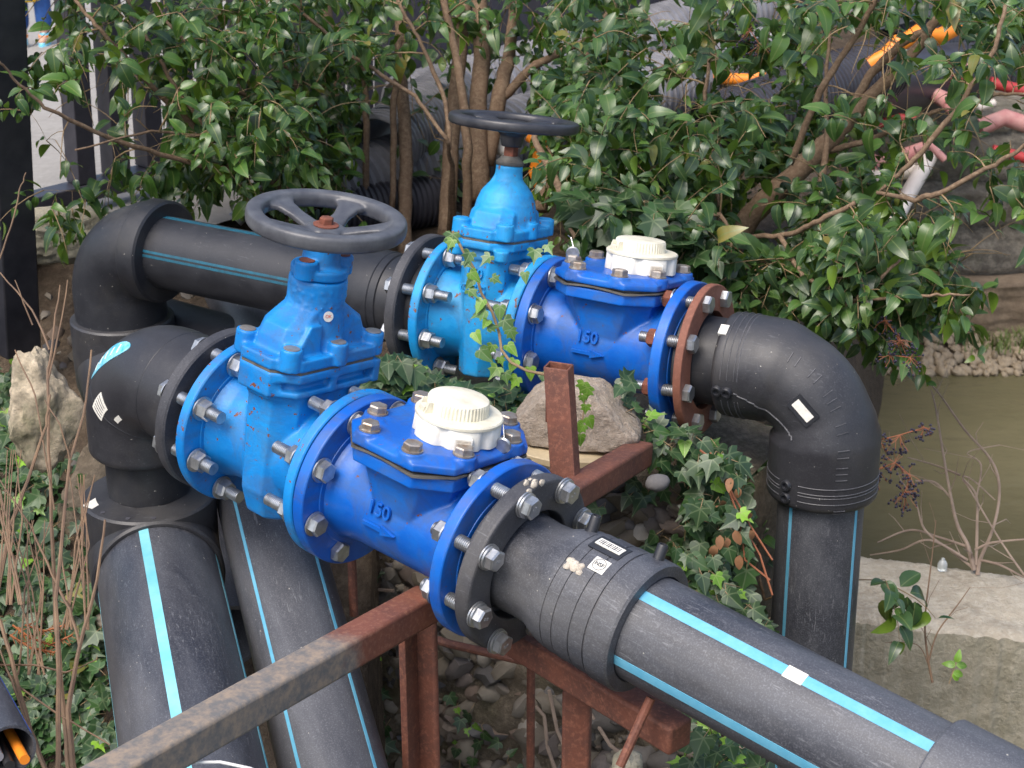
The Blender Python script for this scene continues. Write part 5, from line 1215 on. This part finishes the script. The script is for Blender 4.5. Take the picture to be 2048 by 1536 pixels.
s_right = [[(1420, 560, 4.45, .030), (1500, 430, 4.45, .028), (1590, 350, 4.4, .026), (1660, 280, 4.4, .022), (1720, 215, 4.4, .018), (1840, 90, 4.35, .013), (1900, -10, 4.3, .011)],
           [(1670, 280, 4.4, .013), (1735, 155, 4.4, .011), (1800, 90, 4.4, .010), (1850, 60, 4.4, .008)],
           [(1580, 330, 4.3, .008), (1640, 180, 4.2, .008), (1720, 60, 4.15, .007), (1760, -20, 4.1, .006)],
           [(1660, 300, 4.4, .008), (1720, 285, 4.35, .007), (1800, 255, 4.3, .006), (1880, 220, 4.2, .005)],
           [(1480, 475, 4.2, .006), (1580, 470, 4.1, .006), (1640, 440, 4.0, .006), (1710, 405, 3.95, .005)],
           [(1755, 385, 4.0, .004), (1830, 400, 3.95, .006), (1880, 385, 3.9, .006), (1990, 330, 3.85, .005), (2060, 285, 3.8, .004)],
           [(1760, 380, 4.05, .004), (1830, 320, 4.0, .006), (1920, 210, 3.95, .006), (1990, 100, 3.9, .005), (2010, 10, 3.9, .004)],
           [(1920, 210, 3.95, .005), (1990, 190, 3.95, .004), (2060, 185, 3.9, .003)],
           [(1410, 550, 4.3, .007), (1350, 500, 4.2, .006), (1345, 470, 4.1, .006), (1400, 425, 4.1, .006), (1440, 430, 4.1, .005), (1460, 460, 4.1, .004)],
           [(1440, 470, 4.3, .004), (1430, 300, 4.3, .005), (1410, 200, 4.3, .005), (1420, 110, 4.3, .004)],
           [(1560, 470, 4.1, .006), (1640, 620, 4.0, .005), (1700, 610, 3.95, .005), (1760, 560, 3.9, .004), (1800, 520, 3.9, .003)],
           [(1640, 400, 4.3, .010), (1655, 280, 4.3, .007), (1650, 180, 4.3, .005), (1660, 60, 4.3, .004)],
           [(1450, 520, 4.4, .007), (1560, 530, 4.2, .006), (1700, 600, 3.9, .004), (1860, 590, 3.8, .003), (1940, 590, 3.8, .002)]]
r_right = [([(1180, 40), (1420, 20), (1500, 250), (1430, 420), (1260, 430), (1120, 330)], 4.0, 4.9, 175), ([(1420, 30), (1700, 20), (1700, 240), (1560, 400), (1440, 440)], 4.42, 4.9, 90),
           ([(1640, 0), (2048, 0), (2048, 120), (1900, 140), (1700, 120)], 3.95, 4.7, 48), ([(1700, 240), (1900, 150), (1960, 230), (1800, 330), (1620, 400)], 4.0, 4.6, 34),
           ([(1880, 140), (2048, 110), (2048, 200), (1900, 240)], 3.85, 4.2, 12), ([(1920, 330), (2048, 260), (2048, 390), (1985, 420)], 3.85, 4.0, 9),
           ([(1640, 400), (1860, 360), (1950, 440), (1955, 500), (1880, 590), (1850, 660), (1720, 670), (1640, 600)], 3.85, 4.4, 120), ([(1480, 560), (1620, 430), (1660, 400), (1660, 600), (1560, 610)], 4.0, 4.6, 55),
           ([(1180, 400), (1400, 430), (1450, 470), (1520, 600), (1400, 570), (1350, 480), (1180, 470)], 4.0, 4.4, 60), ([(1170, -60), (2048, -60), (2048, 20), (1170, 30)], 4.0, 4.8, 55),
           ([(1900, 560), (1980, 570), (1980, 600), (1900, 620)], 3.8, 3.95, 4)]
er, NPR = shrub('dense glossy shrub leaning right over the water, with a thick slanting trunk', s_right, r_right, M['leafblue'], 13, (.028, .072), dens_=1.1)
# low growth behind the elbow on the slope
s_low = [[(1470, 900, 3.8, .006), (1450, 1000, 3.75, .005), (1500, 1150, 3.7, .004), (1545, 1300, 3.7, .003)], [(1440, 830, 3.8, .005), (1480, 1000, 3.7, .004), (1530, 1200, 3.65, .003)]]
r_low = [([(1420, 830), (1560, 860), (1560, 1300), (1500, 1330), (1420, 1180), (1380, 950)], 3.7, 4.1, 75), ([(1742, 980), (1790, 1000), (1790, 1130), (1745, 1240)], 3.55, 3.8, 7)]
shrub('low leafy growth hanging between the embankment wall and the vertical pipe', s_low, r_low, M['leafblue'], 14, (.04, .07))

# berries
def berries(label, stem, n, spread, seed):
    random.seed(seed); e = empty('berry_cluster', label, 'berries', Matrix.Translation(P(*stem[0]))); o_ = Vector(e.location); t = MB(); b = MB()
    pts = [P(*s) for s in stem]; t.sweep([p-o_ for p in pts], .0012, 5)
    for k in range(n):
        i = random.randrange(len(pts)); p0 = pts[i]; p1 = p0+rv()*spread*random.uniform(.4, 1)+Vector((.0, 0, -.01)); t.sweep([p0-o_, (p0+p1)/2+rv()*.004-o_, p1-o_], .0006, 4); 
        for q in range(random.choice((1, 2, 3))):
            c = p1+rv()*.006; blob(b, c-o_, .0030, .0030, .0034, (0, 0, 0), k, 1, 0)
    t.build('stalks', M['redtwig'], e); b.build('berries', M['berry'], e, 180, fix=False)
berries('loose cluster of black berries on red stalks, right beside the ribbed elbow', [(1760, 880, 3.7), (1800, 870, 3.68), (1850, 855, 3.66)], 34, .035, 1)
berries('fuller cluster of black berries on red stalks just above the pipe sleeve bottom', [(1755, 940, 3.7), (1790, 925, 3.68), (1820, 950, 3.68), (1810, 985, 3.68)], 60, .035, 2)
berries('black berries hanging among the leaves above the ribbed elbow', [(1770, 640, 3.9), (1800, 680, 3.85), (1780, 710, 3.85), (1820, 715, 3.85)], 60, .03, 3)
berries('small berries high in the right shrub', [(1500, 60, 4.3), (1520, 90, 4.3)], 30, .05, 4)

# ---------------------------------------------------------------- ivy
def ivy(label, pts_fn, n, size, seed, mat_=None, stems=(), name='ivy', young=0., cat='ivy'):
    random.seed(seed); lv = Leaves(IT); ly = Leaves(IT); q0 = pts_fn(); o_ = Vector(q0[0]); t = MB()
    for st_ in stems: t.sweep([Vector(p)-o_ for p in st_], .0024, 6)
    for k in range(n):
        p, nr = pts_fn()
        if blocked(p) and seed != 23: continue
        nrm = (nr+rv()*.55).normalized(); d = (Vector((0, 0, -1))+rv()*.9); d = (d-nrm*d.dot(nrm)).normalized()
        L_ = ly if random.random() < young else lv; s_ = random.uniform(*size)*(.7 if L_ is ly else 1); L_.add(p-o_, d, nrm, s_)
        if random.random() < .6: t.sweep([p-o_, p-o_-d*s_*.4-nrm*.012, p-o_-nrm*.03+rv()*.02], .0008, 4)
    b = MB(); uv = []
    for L_, mi in ((lv, 0), (ly, 1)):
        if L_.V: b.add(np.concatenate(L_.V).tolist(), L_.F, mi); uv += np.concatenate(L_.U).tolist()
    b.add(t.v, t.f, 2); uv += [(1, .5)]*len(t.v); b.uv = uv
    o = b.build(name, [mat_ or M['ivy'], M['ivynew'], M['twig']], None, 180, fix=False); o.location = o_; return tag(o, label, cat, kind='stuff')
UPC = Vector((0, -.45, .85)).normalized()
def on_ground(poly, lift=(.01, .09)):
    xs = [p[0] for p in poly]; ys = [p[1] for p in poly]
    def f():
        while True:
            x, y = random.uniform(min(xs), max(xs)), random.uniform(min(ys), max(ys))
            if not inpoly(x, y, poly): continue
            r_ = ray(x, y); d = 2.6
            while d < 7:
                p = C0+r_*d
                if ground_h(p.x, p.y) > p.z: break
                d += .04
            if d >= 7: continue
            return p+Vector((0, 0, random.uniform(*lift))), UPC
    return f
def on_wall(poly, lift=(.01, .05)):
    xs = [p[0] for p in poly]; ys = [p[1] for p in poly]
    def f():
        while True:
            x, y = random.uniform(min(xs), max(xs)), random.uniform(min(ys), max(ys))
            if not inpoly(x, y, poly): continue
            r_ = ray(x, y); n_ = nw; t = (WC-C0).dot(n_)/r_.dot(n_); t = (WC+nw*(.10*max(0, -1.5-(r_.z*t)))-C0).dot(n_)/r_.dot(n_)
            return C0+r_*t+nw*random.uniform(*lift), (nw+Vector((0, 0, .5))).normalized()
    return f
def vol(poly, d0, d1, nr=UPC):
    xs = [p[0] for p in poly]; ys = [p[1] for p in poly]
    def f():
        while True:
            x, y = random.uniform(min(xs), max(xs)), random.uniform(min(ys), max(ys))
            if inpoly(x, y, poly): return P(x, y, random.uniform(d0, d1)), nr
    return f
ivy('ivy covering the slope below the limestone boulder at lower left', on_ground([(-20, 1180), (200, 1230), (250, 1560), (-20, 1560)]), 560, (.034, .060), 21, young=.02)
ivy('ivy patch left of the limestone boulder at the left edge', on_ground([(-20, 760), (60, 780), (60, 900), (110, 1000), (120, 1150), (-20, 1230)]), 230, (.034, .058), 22, young=.05)
ivy('ivy carpet mounded between the two pipe lines, under the pale blue valve', vol([(742, 735), (800, 715), (880, 770), (960, 790), (1010, 770), (1050, 800), (1040, 900), (960, 830), (900, 790), (800, 800), (745, 790)], 3.42, 3.75), 300, (.034, .058), 23, young=.12)
ivy('ivy sprigs over the rusty foot beam and the wall top, right of the upright tube', on_wall([(1150, 940), (1340, 940), (1370, 1130), (1300, 1100), (1180, 1010)], (.03, .10)), 20, (.032, .052), 24, young=.05)
ivy('ivy trailing under the rear meter, right of the pinkish rock', vol([(1210, 760), (1260, 750), (1310, 830), (1420, 880), (1440, 960), (1300, 940), (1270, 830)], 3.30, 3.5), 85, (.028, .048), 25, young=.12)
ivy('thick curtain of ivy on the right corner of the embankment wall', vol([(1385, 890), (1490, 900), (1510, 1250), (1450, 1260), (1375, 1130)], 3.25, 3.55, Vector((.2, -.8, .5)).normalized()), 300, (.028, .052), 26, young=.06)
ivy('small-leaved pale ivy low on the wall corner above the front pipe', vol([(1340, 1080), (1440, 1140), (1545, 1260), (1550, 1310), (1400, 1230)], 3.2, 3.5, Vector((.1, -.7, .7)).normalized()), 150, (.028, .045), 27, young=.1)
ivy('ivy between the rusty cross beam end and the front pipe at the bottom', vol([(1360, 1430), (1440, 1440), (1560, 1560), (1360, 1560)], 3.0, 3.4), 110, (.03, .05), 28, young=.2)
ivy('dark ivy mass on the ground behind the rear meter', vol([(1120, 380), (1340, 400), (1430, 480), (1440, 540), (1330, 500), (1160, 500)], 3.95, 4.3), 210, (.045, .075), 29)
ivy('ivy strand climbing the stone wall between the cyan-striped pipe and the front rusty post', on_wall([(735, 1300), (790, 1290), (790, 1400), (780, 1540), (740, 1540), (745, 1400)], (.02, .05)), 30, (.028, .042), 30, young=.15)
ivy('few ivy leaves on the stone wall under the front meter', on_wall([(640, 1120), (790, 1140), (800, 1210), (640, 1190)], (.02, .05)), 26, (.026, .044), 31)
ivy('small ivy sprigs on the stony slope between the boulder and the wide collar', on_ground([(90, 920), (170, 940), (190, 1230), (110, 1180)]), 60, (.026, .044), 32, young=.05)
ivy('ivy sprigs low on the stones left of the rear rusty post', on_wall([(880, 1380), (1040, 1400), (1050, 1540), (880, 1540)], (.01, .03)), 16, (.022, .036), 33, young=.2)
# climbing vine on the rear valve
vine = [(905, 462), (925, 500), (950, 540), (962, 585), (985, 625), (998, 665), (1003, 700), (1022, 725), (1055, 742), (1095, 750)]
vz = [3.50, 3.50, 3.50, 3.48, 3.46, 3.46, 3.44, 3.42, 3.40, 3.36]
e = empty('ivy_vine', 'bright green ivy vine climbing the front of the pale blue valve', 'ivy', Matrix.Translation(P(1095, 750, 3.36))); o_ = Vector(e.location); random.seed(5)
t = MB(); vp_ = [P(x, y, d) for (x, y), d in zip(vine, vz)]; t.sweep([p-o_ for p in vp_], .0028, 7); t.build('stem', M['twig'], e); lv, ly = Leaves(IT), Leaves(IT)
for (x, y), d in zip([(905, 480), (930, 522), (980, 512), (940, 545), (985, 555), (938, 580), (965, 600), (1000, 612), (940, 505), (975, 640), (950, 665), (975, 655), (1008, 640), (985, 690), (1015, 690), (960, 700), (1000, 715), (1030, 720), (1010, 745), (1035, 755), (995, 735), (1060, 735), (1085, 745), (1095, 490), (1070, 500), (1050, 545), (905, 468), (970, 620), (945, 560), (1020, 660)], [3.46]*30):
    nr = (Vector((0, -.75, .5))+rv()*.4).normalized(); dr = Vector((0, 0, -1))+rv()*.7; dr = (dr-nr*dr.dot(nr)).normalized(); yg = random.random() < (.75 if y > 680 else .35)
    p = P(x, y, d-.02); (ly if yg else lv).add(p-o_, dr, nr, random.uniform(.022, .037)*(1 if not yg else .85))
M['ivymid'] = leafmat('fresh_ivy_leaf', (.05, .12, .03), (.09, .18, .04), (.12, .2, .06), (.22, .30, .14), .42, True)
lv.build('leaves', M['ivymid'], e); ly.build('young_leaves', M['ivynew'], e)
# sprig on the pinkish rock
e = empty('ivy_sprig', 'thin sprig of yellow-green ivy on the pinkish rock, right of the upright tube', 'ivy', Matrix.Translation(P(1160, 880, 3.2))); o_ = Vector(e.location); ly = Leaves(IT); t = MB()
sp_ = [(1172, 770), (1170, 800), (1165, 840), (1158, 878)]; t.sweep([P(x, y, 3.22)-o_ for x, y in sp_], .0012, 5); t.build('stem', M['twig'], e)
for x, y in ((1175, 775), (1165, 790), (1172, 810), (1176, 835), (1155, 845), (1168, 850), (1160, 870), (1168, 765)): 
    nr = (Vector((0, -.8, .5))+rv()*.3).normalized(); ly.add(P(x, y, 3.21)-o_, Vector((rv().x*.6, 0, -1)), nr, random.uniform(.018, .028))
ly.build('leaves', M['ivynew'], e)

# ---------------------------------------------------------------- dry stalks at left
def stalk(label, lines, name='dry_stalk', m='dry', group='dry stalks at the left edge', cat='dead stalk'):
    e = empty(name, label, cat, Matrix.Translation(P(*lines[0][0][:3])), group); o_ = Vector(e.location)
    t = MB()
    for ln_ in lines:
        pts = []; rs = []
        for a, b_ in zip(ln_, ln_[1:]):
            for k in range(4): q = [a[i]+(b_[i]-a[i])*k/4 for i in range(4)]; pts.append(P(q[0]+random.uniform(-1.5, 1.5), q[1], q[2])-o_); rs.append(q[3])
        pts.append(P(*ln_[-1][:3])-o_); rs.append(ln_[-1][3]); t.sweep(pts, rs, 6)
    t.build('stalk', M[m], e); return e
k = .0022
stalk('tall forked dry stalk crossing in front of the limestone boulder', [[(140, 1560, 2.9, .005), (125, 1400, 2.95, .0045), (112, 1250, 3.0, .004), (105, 1080, 3.1, .0035), (98, 900, 3.2, .003), (95, 760, 3.3, .003), (103, 690, 3.35, .0022), (120, 570, 3.4, .0012)],
    [(100, 700, 3.35, .0022), (65, 620, 3.4, .0018), (0, 545, 3.45, .0012)], [(65, 650, 3.4, .0016), (30, 560, 3.4, .001)], [(98, 760, 3.3, .0018), (120, 660, 3.35, .0014), (135, 560, 3.4, .001)], [(110, 1020, 3.1, .0016), (70, 790, 3.2, .0015), (30, 700, 3.3, .0012)]])
stalk('dry stalk rising beside the big pipe, forked near its middle', [[(150, 1560, 2.8, .005), (135, 1420, 2.85, .0045), (160, 1290, 2.9, .0035), (195, 1160, 2.95, .0026), (210, 1040, 3.0, .002)], [(160, 1290, 2.9, .003), (140, 1220, 2.95, .0026), (105, 1150, 3.0, .0022), (60, 1050, 3.05, .0018), (0, 960, 3.1, .0012)]])
stalk('slim upright dry stalk ending in front of the front elbow', [[(115, 1560, 2.75, .0045), (118, 1400, 2.8, .004), (112, 1200, 2.85, .0035), (140, 920, 2.95, .0024), (168, 830, 3.0, .002), (183, 700, 3.05, .0016)], [(140, 920, 2.95, .0016), (120, 850, 2.95, .0012), (90, 800, 3.0, .001)]])
stalk('crooked dry stalk leaning from the left edge to the bottom', [[(100, 1560, 2.8, .004), (60, 1460, 2.85, .004), (20, 1310, 2.9, .0035), (0, 1240, 2.95, .003)], [(60, 1460, 2.85, .002), (30, 1380, 2.85, .002), (0, 1300, 2.9, .0015)]])
stalk('pale dry stalk curving down the left edge of the photo', [[(-5, 1190, 3.0, .004), (20, 1060, 3.05, .0035), (55, 960, 3.1, .003), (92, 850, 3.15, .0022), (100, 790, 3.2, .002)], [(20, 1060, 3.05, .002), (0, 980, 3.1, .0015)], [(40, 1200, 3, .0022), (30, 1120, 3, .002), (0, 1060, 3, .0016)]])
stalk('long thin dry stalk slanting over the lower left ivy', [[(0, 1330, 2.95, .002), (70, 1330, 2.9, .0018), (130, 1345, 2.9, .0016), (160, 1335, 2.9, .0012), (195, 1318, 2.9, .001)], [(25, 1365, 2.9, .0018), (120, 1430, 2.85, .0016), (220, 1490, 2.8, .0012)]])
stalk('thin curved dry stalk in front of the black post', [[(0, 520, 4.0, .002), (30, 430, 4.0, .002), (40, 380, 4.0, .0018), (52, 345, 4.0, .0012)]])
for q_, (x, y) in enumerate(((20, 960), (60, 1100), (150, 1010))):
    stalk(('bundle of fine dead stems near the left edge, level with the boulder base', 'bundle of fine dead stems above the rusty conifer sprig', 'few fine dead stems just left of the wide collar')[q_], [[(x+random.uniform(-30, 30), y+250, 2.95, .0018), (x+random.uniform(-30, 30), y+80, 3.0, .0014), (x+random.uniform(-50, 50), y-60, 3.05, .0008)] for _ in range(8)])
# dead conifer sprig
e = empty('conifer_sprig', 'dead rust-orange conifer sprig lying on the ivy at lower left', 'dead sprig', Matrix.Translation(P(90, 1290, 3.0))); o_ = Vector(e.location); t = MB(); random.seed(3)
for pts in ([(25, 1250), (60, 1275), (100, 1290), (145, 1270)], [(20, 1270), (60, 1295), (110, 1305)], [(50, 1250), (90, 1262), (130, 1250)]):
    w_ = [P(x, y, 3.0) for x, y in pts]; t.sweep([p-o_ for p in w_], .002, 5)
    for a, b_ in zip(w_, w_[1:]):
        for i in range(16):
            p = a.lerp(b_, i/16)-o_; d = ((b_-a).normalized()+rv()*1.0).normalized()*.016; t.sweep([p, p+d], [.0009, .0003], 4)
t.build('needles', M['needle'], e)

# bare bush by the water and weeds on the block
random.seed(9)
def branchy(label, root, d, main, name='bare_bush', m='deadwood', cat='bare bush'):
    e = empty(name, label, cat, Matrix.Translation(P(root[0], root[1], d))); o_ = Vector(e.location); t = MB()
    for ln_ in main:
        pts = [P(x, y, d+dd_)-o_ for x, y, dd_, r_ in ln_]; rs = [r_ for *_, r_ in ln_]; P2, R2 = [], []
        for i in range(len(pts)-1):
            for k_ in range(6):
                tt = k_/6; p0_ = pts[max(i-1, 0)]; p1_, p2_q = pts[i], pts[i+1]; p3_ = pts[min(i+2, len(pts)-1)]
                P2.append(.5*((2*p1_)+(-p0_+p2_q)*tt+(2*p0_-5*p1_+4*p2_q-p3_)*tt*tt+(-p0_+3*p1_-3*p2_q+p3_)*tt**3)); R2.append(.7*(rs[i]+(rs[i+1]-rs[i])*tt))
        P2.append(pts[-1]); R2.append(rs[-1]*.7); t.sweep(P2, R2, 7)
        for i in range(3, len(P2), 5):
            if random.random() < .55: 
                dr = ((P2[i]-P2[i-1]).normalized()+rv()*.9).normalized(); L_ = random.uniform(.04, .13); t.sweep([P2[i], P2[i]+dr*L_*.5+rv()*.008, P2[i]+dr*L_+rv()*.015], [R2[i]*.45, R2[i]*.35, .0005], 5)
    t.build('branches', M[m], e); return e
branchy('bare branched bush standing in the water behind the concrete block', (1950, 1150), 4.35,
    [[(1955, 1150, 0, .008), (1960, 1120, 0, .007), (1985, 1060, -.02, .005), (1998, 1000, 0, .005), (1995, 950, 0, .005), (1975, 910, .02, .0045), (1930, 860, .03, .004), (1880, 790, .05, .003), (1850, 760, .05, .002), (1820, 755, .05, .0015)],
     [(1948, 1140, 0, .009), (1935, 1090, 0, .007), (1915, 1050, .02, .006), (1900, 985, .02, .005), (1885, 900, .03, .004), (1872, 820, .04, .003), (1862, 780, .05, .002)],
     [(1952, 1130, 0, .006), (1954, 1050, 0, .005), (1952, 990, 0, .004), (1925, 955, 0, .003), (1945, 960, 0, .0025), (1990, 1000, 0, .002)],
     [(1945, 1135, 0, .005), (1900, 1100, .02, .004), (1850, 1060, .03, .004), (1830, 1000, .05, .002), (1800, 960, .05, .002)],
     [(1960, 1120, 0, .005), (2000, 1130, -.04, .004), (2048, 1155, -.08, .003)], [(1950, 1100, 0, .005), (1985, 1085, -.02, .004), (2060, 1078, -.05, .003)],
     [(1935, 1120, 0, .005), (1860, 1080, 0, .004), (1800, 1100, .05, .003), (1740, 1110, .1, .002)], [(1940, 1095, 0, .005), (1880, 1075, .05, .004), (1820, 1060, .1, .004), (1755, 1085, .1, .002)],
     [(1905, 1000, .02, .004), (1870, 965, .05, .004), (1830, 962, .05, .003)], [(1920, 950, 0, .004), (1870, 930, .05, .003), (1815, 915, .05, .002)],
     [(1952, 1000, 0, .003), (1962, 930, 0, .003), (1935, 905, 0, .002), (2000, 890, 0, .002)], [(2048, 1150, -.1, .004), (2000, 1080, -.05, .003), (1940, 980, 0, .003), (1925, 960, 0, .002)]])
branchy('thin reddish dead twig growing up in front of the concrete block side', (1865, 1360), 3.72, [[(1865, 1365, 0, .004), (1855, 1310, 0, .0035), (1850, 1240, 0, .0028), (1862, 1130, 0, .002), (1872, 1040, 0, .0012)],
    [(1858, 1320, 0, .003), (1875, 1265, 0, .0022), (1915, 1210, 0, .0018), (1940, 1175, 0, .001)], [(1860, 1340, 0, .002), (1835, 1290, 0, .0015), (1770, 1285, 0, .0008)]], 'dead_twig', 'dry', 'dead twig')
e = empty('weed', 'little bright green weed sprouting on the mossy concrete side', 'weed', Matrix.Translation(P(1900, 1365, 3.7))); o_ = Vector(e.location); lv = Leaves(LT); t = MB(); t.sweep([P(1898, 1368, 3.7)-o_, P(1912, 1325, 3.7)-o_], .001, 5)
for x, y, dx, dz_ in ((1912, 1330, 1, .1), (1912, 1330, -1, .3), (1912, 1325, .2, 1), (1905, 1345, 1, -.1), (1905, 1345, .6, -.6)): lv.add(P(x, y, 3.7)-o_, Vector((dx, -.2, dz_)), Vector((0, -.8, .6)), .028)
t.build('stem', M['twig'], e); lv.build('leaves', M['ivynew'], e)
# dead brown leaves and roots on the wall corner
e = empty('dead_branch', 'dead branch with curled brown leaves hanging in front of the ivy curtain', 'dead branch', Matrix.Translation(P(1480, 960, 3.3))); o_ = Vector(e.location); t = MB(); lv = Leaves(LT)
for ln_ in ([(1420, 905), (1450, 960), (1480, 1040), (1520, 1110), (1545, 1190)], [(1450, 960), (1500, 1050), (1545, 1120)], [(1400, 900), (1440, 930), (1470, 1000)], [(1480, 1040), (1490, 1120), (1540, 1160)]): t.sweep([P(x, y, 3.28)-o_ for x, y in ln_], .002, 5)
for x, y in ((1462, 955), (1478, 975), (1500, 1025), (1470, 1060), (1455, 1075), (1480, 1110), (1440, 1070), (1500, 1060), (1445, 1000), (1430, 1090)): lv.add(P(x, y, 3.25)-o_, Vector((0, -.2, -1))+rv()*.5, Vector((0, -1, .3))+rv()*.5, random.uniform(.018, .032))
t.build('branch', M['redtwig'], e); lv.build('brown_leaves', M['deadleaf'], e)
for k_, (pts, lb) in enumerate((([(1085, 1400), (1100, 1420), (1110, 1480), (1135, 1560)], 'pale root hanging over the stones left of the rear rusty post'), ([(1110, 1370), (1125, 1450), (1150, 1500), (1165, 1560)], 'thin root running down beside the rear rusty post'), ([(1180, 1400), (1230, 1480), (1300, 1530), (1420, 1530), (1490, 1490)], 'long root looping below the cross beam'), ([(640, 1160), (720, 1165), (800, 1172)], 'pale root lying across the wall under the front meter'))):
    t = MB(); 
    P_ = [on_wall([(x-1, y-1), (x+1, y-1), (x+1, y+1), (x-1, y+1)], (.02, .03))()[0] if x < 1380 else P(x, y, 3.2) for x, y in pts]; t.sweep(P_, [.004]*len(P_), 6); tag(t.build('root', M['deadwood'], None), lb, 'root')
blk = MB(); blob(blk, P(1255, 1528, 2.85), .024, .022, .022, (0, 0, 0), 4, 3, .4); tag(blk.build('concrete_lump', M['concside'], None, 60), 'small grey concrete lump at the foot of the welded rod', 'concrete lump')
